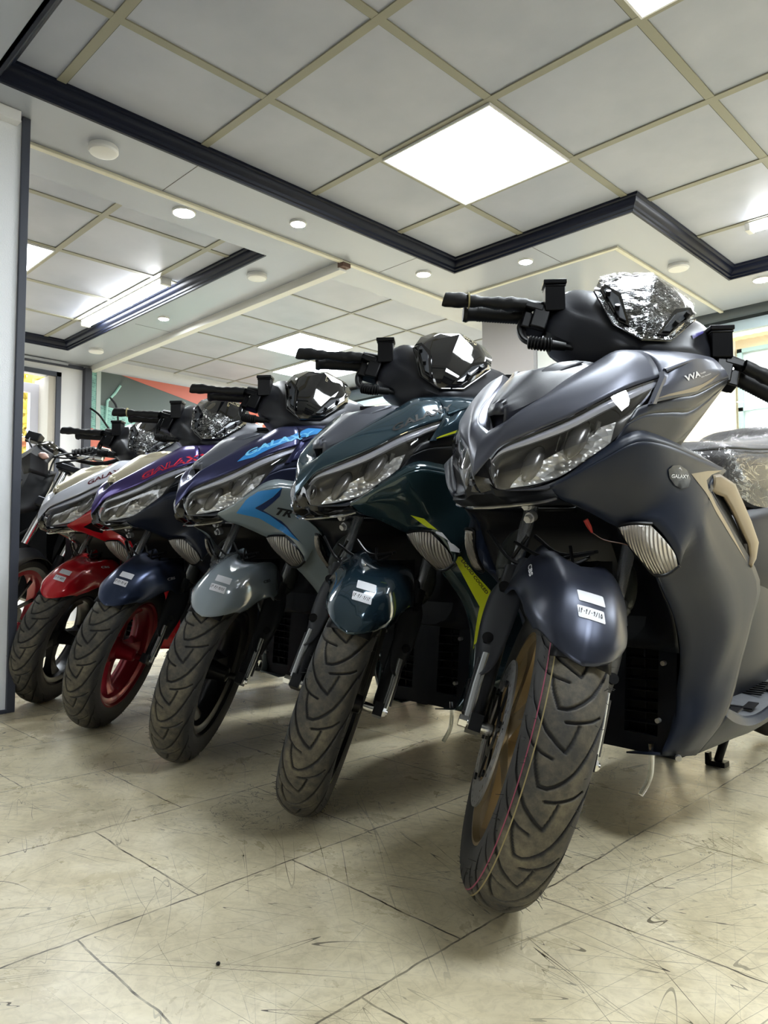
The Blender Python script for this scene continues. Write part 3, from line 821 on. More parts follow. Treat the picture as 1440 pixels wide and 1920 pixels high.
def axle_mb():
    mb = MB()
    mb.cyl((-.128, 0, 0), (.122, 0, 0), .0065, n=12)
    mb.cyl((.108, 0, 0), (.118, 0, 0), .0105, n=6); mb.cyl((-.128, 0, 0), (-.114, 0, 0), .011, n=6); mb.cyl((.066, 0, 0), (.09, 0, 0), .011, n=16); mb.cyl((-.09, 0, 0), (-.052, 0, 0), .011, n=16)
    return mb
# ---------------------------------------------------------------- fork
def fork_mb():            # chrome inner tube, left side
    return MB().cyl((.101, -.032, .27), (.101, -.032, .60), .0135, n=24)
def fork_leg_mb():
    mb = MB().tube([(.100, -.030, -.004), (.100, -.030, .03), (.100, -.031, .12), (.101, -.032, .31)], [.016, .0185, .0195, .021], 24)
    mb.box((.100, -.006, .002), (.022, .05, .03))
    mb.tube([(.118, -.020, .02), (.117, -.020, .12)], .0075, 12)
    return mb
def fork_rod_mb(): return MB().tube([(.112, -.014, -.002), (.1125, -.014, .07), (.110, -.014, .13)], .0085, 14)
def boot_mb():
    A = []
    for (a, c, gx, rx, rg) in ((.285, .110, -.045, .014, .018), (.300, .113, -.048, .020, .024), (.304, .112, -.047, .018, .022), (.312, .114, -.050, .022, .027), (.345, .116, -.052, .022, .028), (.375, .113, -.050, .018, .024), (.392, .108, -.046, .011, .016), (.398, .105, -.042, .002, .003)):
        A.append([(c+rx*cos(t), gx+rg*sin(t), a) for t in np.linspace(0, 2*pi, 24, endpoint=False)])
    return MB().grid(crv(np.array(A), 3), close=True)
COV = [  # (a, outer l, inner l) of the grey fork guard
    (.327, .103, .086), (.315, .110, .084), (.285, .117, .079), (.255, .128, .076), (.22, .131, .078), (.185, .1305, .081), (.15, .127, .085), (.12, .122, .091), (.10, .119, .099), (.088, .117, .112)]
def cover_mb():
    mb = MB(); A = []
    for a, lo, li in COV:
        w = lo-li
        A.append([(lo+.001, -.068, a+.006), (lo, -.042, a+.001), (lo-.25*w, -.019, a), (lo-.6*w, -.005, a), (li, .001, a-.002)])
    G = patch(A, 3, 3)
    return mb.grid(G)
def cover_hole_mb():
    mb = MB()
    for (l, a) in ((.113, .262), (.117, .158)):
        mb.tube([(l, -.008, a), (l-.002, -.026, a-.002)], [.0105, .0085], 20)
    return mb
FEND = np.array([
 [(0, .259, .090), (.022, .252, .098), (.044, .236, .114), (.062, .208, .136), (.069, .182, .144)],
 [(0, .252, .136), (.024, .248, .137), (.048, .236, .142), (.069, .203, .156), (.075, .166, .158)],
 [(0, .228, .188), (.026, .225, .188), (.052, .211, .188), (.076, .172, .184), (.081, .135, .178)],
 [(0, .185, .240), (.026, .182, .241), (.052, .168, .240), (.081, .125, .226), (.088, .092, .212)],
 [(0, .125, .285), (.026, .120, .289), (.052, .108, .290), (.086, .078, .270), (.103, .060, .238)],
 [(0, .062, .316), (.026, .058, .323), (.052, .046, .332), (.086, .024, .312), (.109, .008, .243)],
 [(0, .000, .330), (.026, -.006, .343), (.048, -.016, .364), (.074, -.028, .352), (.106, -.042, .280)],
 [(0, -.03, .332), (.024, -.034, .348), (.044, -.042, .378), (.062, -.048, .378), (.084, -.056, .330)]])
def fender_mb():
    G = patch(FEND, 5, 5)
    left = MB().grid(G); n = left.mirror()
    return n
def fender_bvh():
    if 'fb' not in CACHE: CACHE['fb'] = bvh_of(fender_mb())
    return CACHE['fb']
def inner_fender_mb():
    mb = MB(); A = []
    for t in np.radians(np.linspace(21, 100, 14)):
        A.append([(w, (.2725-.012*(abs(w)/.05)**2)*cos(t), (.2725-.012*(abs(w)/.05)**2)*sin(t)) for w in (-.046, -.036, -.02, 0, .02, .036, .046)])
    mb.grid(np.array(A))
    return mb
# ---------------------------------------------------------------- handlebar group
COVR = np.array([
 [(0, .000, .968), (.05, .0, .968), (.10, .0, .962), (.14, .0, .952), (.165, -.002, .940), (.180, -.006, .922)],
 [(0, .060, .945), (.05, .056, .944), (.10, .050, .938), (.142, .026, .948), (.168, .014, .934), (.186, .006, .914)],
 [(0, .100, .880), (.05, .096, .880), (.10, .078, .885), (.14, .048, .900), (.170, .026, .912), (.190, .010, .900)],
 [(0, .122, .820), (.05, .112, .820), (.095, .088, .842), (.128, .062, .862), (.165, .036, .890), (.188, .012, .888)],
 [(0, .130, .774), (.048, .119, .784), (.092, .092, .815), (.126, .068, .840), (.162, .040, .858), (.185, .012, .872)],
 [(0, .112, .756), (.045, .102, .762), (.090, .078, .776), (.130, .056, .790), (.165, .044, .806), (.184, .010, .838)],
 [(0, .060, .730), (.045, .055, .735), (.085, .040, .752), (.122, .024, .778), (.158, .010, .800), (.176, -.010, .826)],
 [(0, .000, .715), (.04, .0, .72), (.080, .000, .745), (.115, -.010, .775), (.15, -.024, .800), (.165, -.032, .828)]])
def hcover_mb():
    mb = MB().grid(patch(COVR, 3, 3)); return mb.mirror()
def hback_mb():
    A = []
    for k in range(len(COVR)):
        pass
    mb = MB()
    mb.grid(patch([[(0, .0, .968), (.10, .0, .962), (.180, -.006, .922)], [(0, -.05, .95), (.10, -.05, .94), (.165, -.04, .90)], [(0, -.07, .86), (.10, -.07, .86), (.16, -.05, .87)], [(0, -.05, .76), (.09, -.045, .78), (.15, -.045, .83)], [(0, .0, .715), (.080, .0, .745), (.165, -.032, .828)]], 3, 3)).mirror()
    mb.tube([(0, .02, .75), (0, .0, .66), (0, -.01, .52)], [.062, .045, .035], 20)
    return mb
WS = dict(b=(0, .139, .775), r1=(.057, .121, .806), r2=(.106, .083, .908), r3=(.099, .066, .960), r4=(.070, .056, .992), t=(0, .066, 1.006), c1=(0, .092, .984), c2=(0, .134, .850))
def screen_mb():
    w = {k: np.array(v) for k, v in WS.items()}
    m1 = np.array((.046, .117, .850)); m2 = np.array((.060, .090, .945)); mt = np.array((.052, .070, .984))
    mb = MB()
    P = [w['b'], w['c2'], w['c1'], w['t'], w['r4'], w['r3'], w['r2'], w['r1'], m1, m2, mt]
    F = [(0, 7, 8), (0, 8, 1), (1, 8, 9), (1, 9, 2), (2, 9, 10), (7, 6, 8), (8, 6, 9), (9, 6, 5), (9, 5, 10), (10, 5, 4), (2, 10, 4), (2, 4, 3)]
    mb.add(P, F); mb.mirror()
    return mb
def screen_vent_mb():
    P = np.array([(.027, .1335, .800), (.050, .1255, .812), (.097, .0935, .905), (.090, .0925, .922), (.056, .1105, .892)])
    off = np.array([0, .004, .001])
    return MB().prism(list(P+off), (0, -.004, 0)).mirror()
def screen_insert_mb():
    P = np.array([(.037, .1335, .812), (.050, .1290, .819), (.090, .0985, .901), (.085, .0985, .909), (.060, .1145, .880)])
    return MB().prism(list(P+np.array([0, .0035, .001])), (0, -.003, 0)).mirror()
def screen_bolts_mb():
    mb = MB()
    for c in ((.058, .1265, .842), (.080, .1085, .886)):
        c = Vector(c); d = Vector((.2, .8, .35)).normalized(); mb.cyl(c, c+d*.010, .0052, n=14)
    return mb.mirror()
def screen_trim_mb():
    P = [WS['r1'], WS['b'], (-.057, .121, .806)]
    mb = MB()
    L = [np.array(p)+np.array([0, .001, 0]) for p in ((.106, .083, .908), (.057, .121, .806), (0, .139, .775), (-.057, .121, .806), (-.106, .083, .908))]
    mb.tube(L, .0022, 6); return mb
def film_mb(low=False):
    mb = MB(); base = screen_mb(); V, F = base.v, base.f
    b = bmesh.new(); vs = [b.verts.new(v) for v in V]
    for f in F: b.faces.new([vs[i] for i in f])
    bmesh.ops.remove_doubles(b, verts=b.verts, dist=1e-4)
    for _ in range(4):
        bmesh.ops.subdivide_edges(b, edges=b.edges, cuts=1, use_grid_fill=True)
    bmesh.ops.recalc_face_normals(b, faces=b.faces); b.normal_update()
    from mathutils import noise as NZ
    for v in b.verts:
        c = v.co*38; n = NZ.noise(Vector((c.x, c.y*.4, c.z*1.6)))+.6*NZ.noise(Vector((c.x*2.6, c.y, c.z*3.1+7)))
        d = v.normal if v.normal.y > 0 else -v.normal
        v.co = v.co+d*(.0045+.0026*n)
        if low and v.co.z < .86: v.co = v.co+d*.004*(1+n)
    if low:
        dl = [f for f in b.faces if f.calc_center_median().z > .905+.02*NZ.noise(f.calc_center_median()*30)]
        bmesh.ops.delete(b, geom=dl, context='FACES')
    b.verts.ensure_lookup_table(); b.verts.index_update()
    mb.v = [tuple(v.co) for v in b.verts]; mb.f = [tuple(v.index for v in f.verts) for f in b.faces]; b.free()
    return mb
def bar_mb():
    return MB().tube([(-.345, 0, .832), (-.19, 0, .873), (0, -.01, .88), (.19, 0, .873), (.345, 0, .832)], .0105, 14)
def grip_mb(s):
    P = [(s*l, 0, .878-(l-.18)*.265) for l in (.225, .232, .235, .33, .345, .350, .358)]
    mb = MB().tube(P, [.021, .021, .0165, .0165, .0175, .021, .019], 22)
    for i in range(16):
        l = .243+i*.0055; mb.tube([(s*l, 0, .878-(l-.18)*.265), (s*(l+.0028), 0, .878-(l+.0028-.18)*.265)], .0174, 22, caps=False)
    return mb
def switch_mb(s):
    mb = MB(); mb.box((s*.212, .0, .862), (.040, .040, .062)); mb.box((s*.205, .018, .835), (.052, .030, .040)); mb.box((s*.196, .03, .846), (.034, .022, .06))
    mb.tube([(s*.19, .0, .885), (s*.24, .0, .878)], .026, 20)
    mb.box((s*.222, .032, .868), (.055, .020, .018))
    return mb
def switch_screw_mb(s):
    mb = MB()
    for p in ((.213, .033, .852), (.204, .036, .838)): mb.cyl((s*p[0], p[1], p[2]), (s*p[0], p[1]+.004, p[2]), .0034, n=10)
    return mb
def reservoir_mb(s):
    up = Vector((SL[2], SG[2], SA[2])); lx = Vector((1, 0, 0)); lx = (lx-up*lx.dot(up)).normalized(); fy = up.cross(lx)
    R_ = Matrix((lx, fy, up)).transposed(); mb = MB(); c = Vector((s*.1785, .036, .900))
    mb.box(c, (.042, .040, .058), R_); mb.box(c+up*.033, (.049, .046, .010), R_); mb.box(c+up*.0245, (.045, .043, .004), R_)
    return mb
def sleeve_mb(s):
    from mathutils import noise as NZ
    A = []
    for i, u in enumerate(np.linspace(0, 1, 26)):
        l = .232+u*.170; a = .858-u*.043; g = .046
        r = .013+.004*sin(u*9)*(1-abs(2*u-1))+.0035*NZ.noise(Vector((u*9, s*3, 0)))
        if u > .97: r *= .96
        A.append([(s*l, g+(r*1.0+.0014*NZ.noise(Vector((u*14, t, s))))*cos(t), a+(r+.0016*NZ.noise(Vector((u*11, t*1.4, 5))))*sin(t)*(1.05+.2*u)) for t in np.linspace(0, 2*pi, 20, endpoint=False)])
    mb = MB().grid(np.array(A), close=True)
    mb.f.append(tuple(len(mb.v)-20+k for k in range(20)))
    return mb
def band_mb(s): return MB().tube([(s*.350, .046, .830), (s*.353, .046, .829)], .0175, 18)
def cable_mb():
    mb = MB()
    P = crv([(-.232, .016, .838), (-.231, .022, .812), (-.221, .032, .786), (-.204, .042, .771), (-.175, .050, .770), (-.146, .052, .776), (-.105, .052, .781)], 6)
    mb.tube(P, .0058, 10)
    mb.tube(crv([(-.222, .012, .838), (-.219, .022, .806), (-.208, .034, .780), (-.20, .042, .772)], 4), .0045, 8)
    B = crv([(-.204, .042, .771), (-.188, .047, .770), (-.172, .051, .770), (-.158, .052, .773)], 8)
    mb.tube(B, [.0105 if i % 3 == 0 else .0142 for i in range(len(B))], 16)
    mb.tube([(-.158, .052, .773), (-.13, .052, .778)], [.0105, .0085], 12)
    return mb
# ---------------------------------------------------------------- body
T = [(0, -.127, .714), (.018, -.112, .742), (.036, -.094, .768), (.075, -.058, .791), (.123, -.014, .818), (.165, .041, .854), (.188, .095, .879), (.205, .160, .902)]
I = [(0, -.085, .797), (.030, -.068, .815), (.046, -.052, .832), (.069, -.006, .864), (.082, .045, .899), (.104, .105, .936), (.128, .142, .961), (.150, .190, .968)]
def upper_cowl_mb():
    T_, I_ = np.array(T), np.array(I)
    bul = [(.0, -.014, .004), (.002, -.011, .006), (.004, -.010, .008), (.007, -.008, .010), (.008, -.006, .011), (.008, -.004, .010), (.008, -.003, .009), (.008, -.002, .006)]
    M1 = I_*.66+T_*.34+np.array(bul)*.9; M2 = I_*.3+T_*.7+np.array(bul)*.75
    mb = MB().grid(patch([I_, M1, M2, T_], 4, 4))
    # rear flank below the top edge
    top = [(.150, .190, .968), (.168, .250, .976), (.186, .315, .981), (.203, .372, .981)]
    cre = [(.205, .160, .903), (.226, .205, .931), (.235, .256, .948), (.226, .376, .968)]
    mb.grid(patch([top, [(.184, .178, .942), (.205, .232, .957), (.216, .290, .967), (.217, .375, .976)], cre], 4, 4, False, False))
    mid = [(.214, .132, .874), (.229, .190, .900), (.237, .262, .920), (.238, .385, .950)]
    low = [(.212, .106, .845), (.226, .180, .864), (.234, .255, .882), (.239, .402, .938)]
    mb.grid(patch([cre, mid, low], 4, 4, True, False))
    # turned-under lip along the top
    lip = np.array([(.128, .142, .961), (.150, .190, .968), (.168, .250, .976), (.186, .315, .981), (.203, .372, .981)])
    mb.grid(np.array([lip, lip+np.array([-.03, .03, -.02])]))
    return mb.mirror()
def pocket_mb():
    I_ = np.array(I)[:7]
    inn = np.array([(0, -.070, .795), (.018, -.055, .806), (.030, -.038, .822), (.050, .002, .852), (.064, .05, .885), (.084, .105, .920), (.10, .14, .940)])
    cen = inn*np.array([0, 1, 1])
    return MB().grid(patch([I_, inn, cen], 3, 3, True)).mirror()
def hood_mb():
    rid = [(.012, -.058, .842), (.015, -.010, .879), (.022, .036, .915), (.034, .075, .930), (.046, .110, .938)]
    cen = [(0, -.060, .844), (0, -.010, .882), (0, .036, .916), (0, .070, .929), (0, .100, .936)]
    edg = [(.016, -.060, .829), (.040, -.028, .846), (.064, .008, .870), (.079, .060, .906), (.090, .128, .944)]
    fro = [(.010, -.063, .828), (0, -.066, .829)]
    mid = (np.array(rid)+np.array(edg))/2+np.array([.002, -.002, .005])
    mid = mid+np.array([.001, -.001, .002]); rid = [(x, y-.002, z+.008) for x, y, z in rid]; cen = [(x, y-.002, z+.0075) for x, y, z in cen]
    mb = MB().grid(patch([cen, rid], 3, 4, True, False)).grid(patch([rid, mid, edg], 3, 4))
    mb.grid(np.array([[cen[0], rid[0]], [(0, -.071, .829), (.013, -.067, .828)]])); mb.grid(np.array([[rid[0], mid[0], edg[0]], [(.013, -.067, .828)]*3]))
    e = np.array(edg); mb.grid(patch([e, e+np.array([-.006, .004, -.022])], 2, 4, True, False))
    # side wings of the hood
    mb.grid(patch([[(.022, .036, .918), (.034, .060, .934), (.050, .095, .944)], [(.030, .030, .914), (.046, .064, .938), (.066, .105, .948)], [(.046, .036, .904), (.062, .062, .922), (.080, .108, .943)]], 3, 3))
    return mb.mirror()
def bracket_mb():
    P = [(.2095, .1600, .9120), (.2150, .1500, .9000), (.2125, .105, .843)]
    a = [np.array(p) for p in P]
    mb = MB()
    o1 = np.array([.004, 0, 0]); w = np.array([0, .014, .002])
    A = [[p-o1*1.5, p+o1, p+o1+w, p-o1*.5+w*1.15] for p in a]
    A = [[tuple(q) for q in r] for r in A]
    mb.grid(crv(np.array(A), 3, True))
    # ridge running back from the bracket
    R_ = crv([(.212, .166, .9135), (.229, .208, .932), (.236, .252, .948)], 5)
    mb.tube(R_, list(np.linspace(.0052, .0008, len(R_))), 8)
    return mb
HT = [(.019, -.104, .744), (.036, -.093, .766), (.075, -.058, .789), (.123, -.014, .816), (.165, .041, .852), (.188, .095, .877), (.205, .162, .901)]
HB = [(.026, -.110, .704), (.037, -.105, .690), (.066, -.066, .693), (.100, -.022, .711), (.140, .004, .742), (.180, .032, .776), (.200, .098, .838)]
def shrink(P, d): return [tuple(np.array(p)+np.array(d)) for p in P]
def lens_mb():
    A, B = np.array(HT), np.array(HB)
    mid = (A+B)/2+np.array([.008, -.010, -.001]); mid[0] = (.022, -.114, .722); mid[-1] = (A[-1]+B[-1])/2+np.array([.003, 0, 0])
    return MB().grid(patch([A, mid, B], 4, 4))
def housing_mb():
    A, B = np.array(HT), np.array(HB)
    inw = np.array([-.018, .034, .0])
    c = (A+B)/2+inw*1.3
    return MB().grid(patch([A, A*.9+B*.1+inw, c, B*.9+A*.1+inw, B], 3, 3))
def drl_mb():
    A, B = np.array(HT), np.array(HB)
    s = np.array([.14, .15, .18, .2, .22, .24, .3])[:, None]
    lo = A*(1-s)+B*s+np.array([-.001, .002, 0]); up = A*.97+B*.03+np.array([-.003, .006, -.001])
    mid = (lo+up)/2+np.array([.001, -.004, 0])
    mb = MB().grid(patch([up, mid, lo], 3, 4))
    mb.grid(patch([lo, lo+np.array([-.008, .016, .001])], 2, 4))
    return mb
def reflector_mb():
    P = [[(.048, -.090, .693), (.072, -.052, .700), (.102, -.012, .716), (.140, .014, .744), (.170, .036, .770)],
         [(.052, -.080, .706), (.074, -.042, .722), (.102, -.002, .740), (.138, .026, .768), (.168, .050, .790)],
         [(.066, -.060, .728), (.080, -.030, .744), (.104, .010, .770), (.138, .046, .800), (.166, .066, .812)]]
    return MB().grid(patch(P, 6, 6))
def bowl_mb():
    """smoked projector bowls with fins"""
    mb = MB()
    for (c, r, k) in (((.062, -.040, .738), (.026, .030, .022), 1), ((.118, .016, .782), (.028, .034, .022), 1)):
        A = []
        for u in np.linspace(.02, pi-.02, 14):
            A.append([(c[0]+r[0]*sin(u)*cos(v)*.7, c[1]+r[1]*cos(u), c[2]+r[2]*sin(u)*sin(v)+.9*(r[1]*cos(u))) for v in np.linspace(0, 2*pi, 20, endpoint=False)])
        mb.grid(np.array(A), close=True)
    for i in range(6):
        x = .095+i*.009; mb.box((x, -.004+i*.010, .775+i*.005), (.002, .012, .030), Matrix.Rotation(radians(20), 3, 'Y'))
    return mb
LSI = [(.104, -.052, .689), (.110, -.026, .674), (.120, .009, .664), (.135, .051, .646), (.158, .089, .628), (.207, .118, .631), (.231, .166, .560), (.190, .160, .544), (.185, .202, .510), (.180, .262, .453), (.174, .298, .380), (.156, .311, .290), (.150, .298, .232), (.139, .276, .188)]
LSO = [(.106, -.054, .692), (.140, -.030, .714), (.175, .006, .742), (.212, .050, .770), (.230, .125, .770), (.237, .250, .757), (.240, .372, .744), (.243, .276, .710), (.248, .372, .630), (.251, .512, .525), (.243, .482, .440), (.231, .456, .365), (.216, .404, .258), (.172, .360, .179)]
def leg_shield_mb():
    a, b = np.array(LSI), np.array(LSO)
    bul = np.array([0, .004, .008, .011, .014, .006, .005, .020, .018, .016, .016, .016, .014, .006])
    out = np.zeros((14, 3)); out[:, 0] = bul; out[:, 1] = -bul*.6
    wt = np.array([.55]*7+[.72]*6+[.55])[:, None]; out[7:13] *= 1.5
    m = a*wt+b*(1-wt)+out; m2 = a*(wt*.4)+b*(1-wt*.4)+out*.6
    for i_, p_, q_ in ((5, (.227, .172, .682), (.235, .215, .724)), (6, (.240, .205, .640), (.243, .262, .692)), (7, (.243, .225, .602), (.246, .258, .650)), (8, (.240, .258, .556), (.247, .318, .596)), (9, (.237, .325, .490), (.247, .425, .512)), (10, (.231, .358, .415), (.241, .435, .430))):
        m[i_] = p_; m2[i_] = q_
    mb = MB()
    # curve the three parts separately so corners stay crisp
    mb.grid(patch([a, m, m2, b], 4, 4))
    # chamfer on top
    top = [(.103, -.049, .696), (.125, -.022, .716), (.155, .006, .746), (.196, .058, .788), (.209, .120, .792), (.220, .245, .775), (.234, .370, .748)]
    mb.grid(patch([top, b[:7]], 2, 4, True))
    # returned edge at the rear
    back = b[7:14]; mb.grid(patch([back, back+np.array([-.014, .012, 0])], 2, 4))
    # inner return
    ib = a[7:14]; mb.grid(patch([ib, ib+np.array([-.004, .02, 0])], 2, 4))
    # underside
    mb.grid(np.array([[(.139, .276, .188), (.172, .360, .179)], [(.06, .29, .176), (.08, .38, .170)]]))
    return mb
def ls_texture_mb():
    inn = [(.036, -.103, .688), (.066, -.062, .690), (.098, -.016, .708), (.138, .010, .740), (.178, .038, .776)]
    out = [(.100, -.058, .688), (.120, -.040, .700), (.145, -.010, .722), (.172, .016, .752), (.195, .055, .786)]
    return MB().grid(patch([inn, out], 3, 4, True)).mirror()
def skirt_mb():
    top = [(0, -.100, .706), (.022, -.112, .700), (.036, -.109, .689), (.068, -.066, .690), (.108, -.052, .689)]
    mid = [(0, -.098, .684), (.022, -.106, .684), (.036, -.104, .678), (.070, -.070, .680), (.112, -.050, .682)]
    low = [(0, -.060, .664), (.022, -.066, .664), (.040, -.064, .664), (.072, -.046, .666), (.110, -.030, .672)]
    bk = [(0, .04, .668), (.022, .04, .668), (.040, .04, .668), (.072, .04, .668), (.116, .02, .662)]
    mb = MB().grid(patch([top, mid, low, bk], 3, 3, True)).mirror()
    return mb
def beak_mb():
    """dark web between the lamps under the coloured beak"""
    A = [[(0, -.128, .716), (.018, -.112, .742), (.020, -.106, .744)], [(0, -.122, .700), (.020, -.114, .715), (.024, -.110, .716)], [(0, -.108, .686), (.024, -.108, .690), (.032, -.104, .690)]]
    return MB().grid(patch(A, 3, 3)).mirror()
def lip_mb(): return MB().tube(crv([(.110, -.040, .674), (.085, -.052, .668), (.05, -.072, .664), (0, -.078, .662), (-.05, -.072, .664), (-.085, -.052, .668), (-.110, -.040, .674)], 4), .0028, 6)
def signal_mb():
    P = [[(.160, .080, .625), (.184, .090, .629), (.204, .112, .628)], [(.171, .095, .595), (.195, .102, .600), (.218, .132, .604)], [(.182, .121, .567), (.206, .126, .572), (.227, .152, .580)], [(.190, .150, .544), (.210, .156, .545), (.229, .162, .558)]]
    return MB().grid(patch(P, 5, 6))
def signal_frame_mb():
    L = crv([(.206, .114, .631), (.184, .094, .632), (.158, .084, .626), (.169, .099, .595), (.180, .125, .566), (.188, .154, .541), (.210, .161, .541), (.231, .166, .557)], 3)
    return MB().tube(L, .0032, 6)
def amber_mb(): return MB().lathe([(-.01, 0), (-.006, .007), (.004, .008), (.010, .0)], 12, 'x', (.207, .131, .583))
def flank_mb():
    up = [(.198, .080, .835), (.214, .135, .854), (.229, .200, .868), (.234, .262, .883), (.239, .405, .938)]
    c1 = [(.193, .055, .805), (.206, .105, .826), (.218, .180, .838), (.226, .255, .852), (.233, .408, .926)]
    md = [(.186, .045, .790), (.198, .090, .806), (.206, .170, .808), (.212, .260, .815), (.205, .412, .895)]
    lo = [(.180, .032, .772), (.188, .070, .780), (.192, .140, .776), (.193, .200, .772), (.190, .262, .780)]
    mb = MB().grid(patch([up, c1], 3, 4, True)).grid(patch([c1, md, lo], 3, 4, True))
    e = np.array([(.239, .405, .938), (.205, .412, .895), (.190, .264, .782)])
    mb.grid(patch([e, e*np.array([.6, 1, 1])+np.array([0, .03, 0])], 2, 3, True, True))
    return mb
def shield_back_mb():
    L = [(.236, .408, .940), (.205, .414, .896), (.180, .30, .790), (.225, .385, .735), (.228, .41, .68), (.236, .50, .56), (.238, .515, .515), (.228, .47, .40), (.205, .41, .27)]
    A = [[(x*q, y+.05*(1-q**2), z) for q in (1, .66, .33, 0, -.33, -.66, -1)] for x, y, z in L]
    return MB().grid(crv(np.array(A), 3))
def inner_mb():
    I_ = [(.110, -.020, .672), (.132, .051, .648), (.156, .095, .622), (.176, .160, .560), (.180, .202, .510), (.176, .262, .453), (.170, .296, .385)]
    A = []
    for k, (x, y, z) in enumerate(I_):
        d = (.20, .22, .24, .22, .18, .10, .03)[k]
        A.append([(x*q, y+.004+d*(1-abs(q)**1.6), z) for q in (1, .8, .5, 0, -.5, -.8, -1)])
    return MB().grid(patch(A, 3, 3))
def grille_mb():
    mb = MB()
    xs = [-.158, -.128, -.118, -.044, -.036, 0, .036, .044, .118, .128, .158]
    zs = [.178, .200, .214, .40, .428, .45]
    def Y(x, z): return .300+.03*(1-(x/.15)**2)*.4+.022*(z-.18)/.25
    for i in range(len(xs)-1):
        for j in range(len(zs)-1):
            cx_, cz = (xs[i]+xs[i+1])/2, (zs[j]+zs[j+1])/2
            if .044 < abs(cx_) < .118 and .214 < cz < .40: continue
            mb.grid(np.array([[(xs[i], Y(xs[i], zs[j]), zs[j]), (xs[i+1], Y(xs[i+1], zs[j]), zs[j])], [(xs[i], Y(xs[i], zs[j+1]), zs[j+1]), (xs[i+1], Y(xs[i+1], zs[j+1]), zs[j+1])]]))
    # rims of the openings
    for s in (-1, 1):
        P = [(s*x, Y(x, z), z) for x, z in ((.044, .214), (.118, .214), (.118, .40), (.044, .40))]
        mb.grid(np.array([[p, (p[0], p[1]+.02, p[2])] for p in P+[P[0]]]))
    # belly
    mb.grid(patch([[(x, Y(x, .178), .178) for x in (-.158, -.08, 0, .08, .158)], [(x, .42, .178) for x in (-.165, -.08, 0, .08, .165)], [(x, .70, .185) for x in (-.15, -.08, 0, .08, .15)]], 3, 3))
    return mb
def slats_mb():
    mb = MB()
    def Y(x, z): return .300+.03*(1-(x/.15)**2)*.4+.022*(z-.18)/.25
    for s in (-1, 1):
        for i in range(8):
            z = .234+i*.0215
            A = [[(s*x, Y(x, z)+.001, z+.05*(x-.08)), (s*x, Y(x, z)+.016, z+.004+.05*(x-.08))] for x in (.044, .06, .08, .10, .118)]
            A = np.array(A); U = A+np.array([0, 0, .0018])
            mb.grid(np.stack([A[:, 0], A[:, 1], U[:, 1], U[:, 0]], 1), close=True)
        mb.box((s*.083, .334, .307), (.003, .006, .186))
    return mb
def core_mb(): return MB().box((0, .365, .305), (.27, .03, .22))
def bolts_mb():
    mb = MB()
    for (x, y, z) in ((.136, .302, .362), (.128, .290, .250)):
        for s in (-1, 1): mb.cyl((s*x, y+.006, z), (s*x, y-.004, z), .0048, n=14)
    for (x, y, z) in ((.163, .300, .184), (-.163, .300, .184)): mb.cyl((x, y, z), (x+.003, y-.006, z-.002), .006, n=12)
    return mb
def trim_gold_mb():
    P = [(.212, .726), (.250, .735), (.330, .742), (.280, .722), (.262, .700), (.30, .655), (.37, .60), (.445, .555), (.40, .585), (.349, .620), (.30, .659), (.261, .697)]
    return P
def vent_mb():
    a = [(.236, .290, .705), (.238, .305, .686), (.242, .372, .628), (.246, .454, .556)]
    b = [(.238, .335, .698), (.244, .362, .672), (.246, .410, .634), (.247, .462, .575)]
    return MB().grid(patch([a, b], 3, 4, True))
def scoop_mb():
    o = [(.243, .300, .728), (.245, .329, .732), (.247, .399, .718), (.250, .423, .690), (.252, .469, .646), (.253, .506, .603), (.252, .491, .569), (.252, .462, .552)]
    i = [(.241, .292, .700), (.243, .312, .694), (.248, .338, .690), (.251, .361, .671), (.252, .407, .634), (.253, .446, .600), (.252, .458, .577), (.251, .452, .558)]
    m = [tuple((np.array(p)+np.array(q))/2+np.array([.003, 0, 0])) for p, q in zip(o, i)]
    mb = MB().grid(patch([o, m, i], 3, 4, False, True))
    o_ = np.array(o); mb.grid(patch([o_, o_+np.array([-.03, .008, -.002])], 2, 4, True, True))
    return mb
def sill_mb():
    up = [(.216, .400, .256), (.222, .440, .236), (.225, .520, .219), (.227, .620, .222), (.224, .80, .246), (.215, 1.02, .285)]
    lo = [(.172, .360, .180), (.177, .45, .181), (.181, .54, .182), (.182, .66, .179), (.180, .85, .190), (.17, 1.02, .22)]
    ri = [(.206, .445, .262), (.202, .49, .248), (.200, .56, .228), (.202, .66, .225), (.200, .82, .252), (.195, 1.02, .292)]
    mb = MB().grid(patch([ri, up, lo], 3, 4, True)); mb.grid(patch([lo, [(x*.5, y, z-.004) for x, y, z in lo]], 2, 4))
    return mb
def board_mb():
    A = [[(.204, .450, .262), (.16, .44, .266), (.10, .44, .274)], [(.200, .575, .225), (.16, .575, .229), (.10, .575, .237)], [(.202, .70, .231), (.16, .70, .236), (.10, .70, .244)], [(.200, .85, .258), (.16, .85, .262), (.10, .85, .27)], [(.196, 1.02, .292), (.16, 1.02, .296), (.10, 1.02, .304)]]
    return MB().grid(patch(A, 3, 3))
def board_slots_mb():
    mb = MB()
    for (y, z, n, w) in ((.56, .2275, 5, .008), (.74, .256, 7, .008), (.90, .288, 6, .008)):
        for k in range(n):
            t = y+k*.015; zz = np.interp(t, [.44, .575, .70, .85, 1.02], [.266, .229, .236, .262, .296])
            mb.box((.150, t, zz+.0035), (.05, .006, .003), Matrix.Rotation(.15, 3, 'X'))
    for (x, y) in ((.178, .555), (.182, .645), (.178, .80)):
        zz = np.interp(y, [.44, .575, .70, .85, 1.02], [.266, .229, .236, .262, .296]); mb.box((x, y, zz+.003), (.022, .045, .003), Matrix.Rotation(.16, 3, 'X'))
    return mb
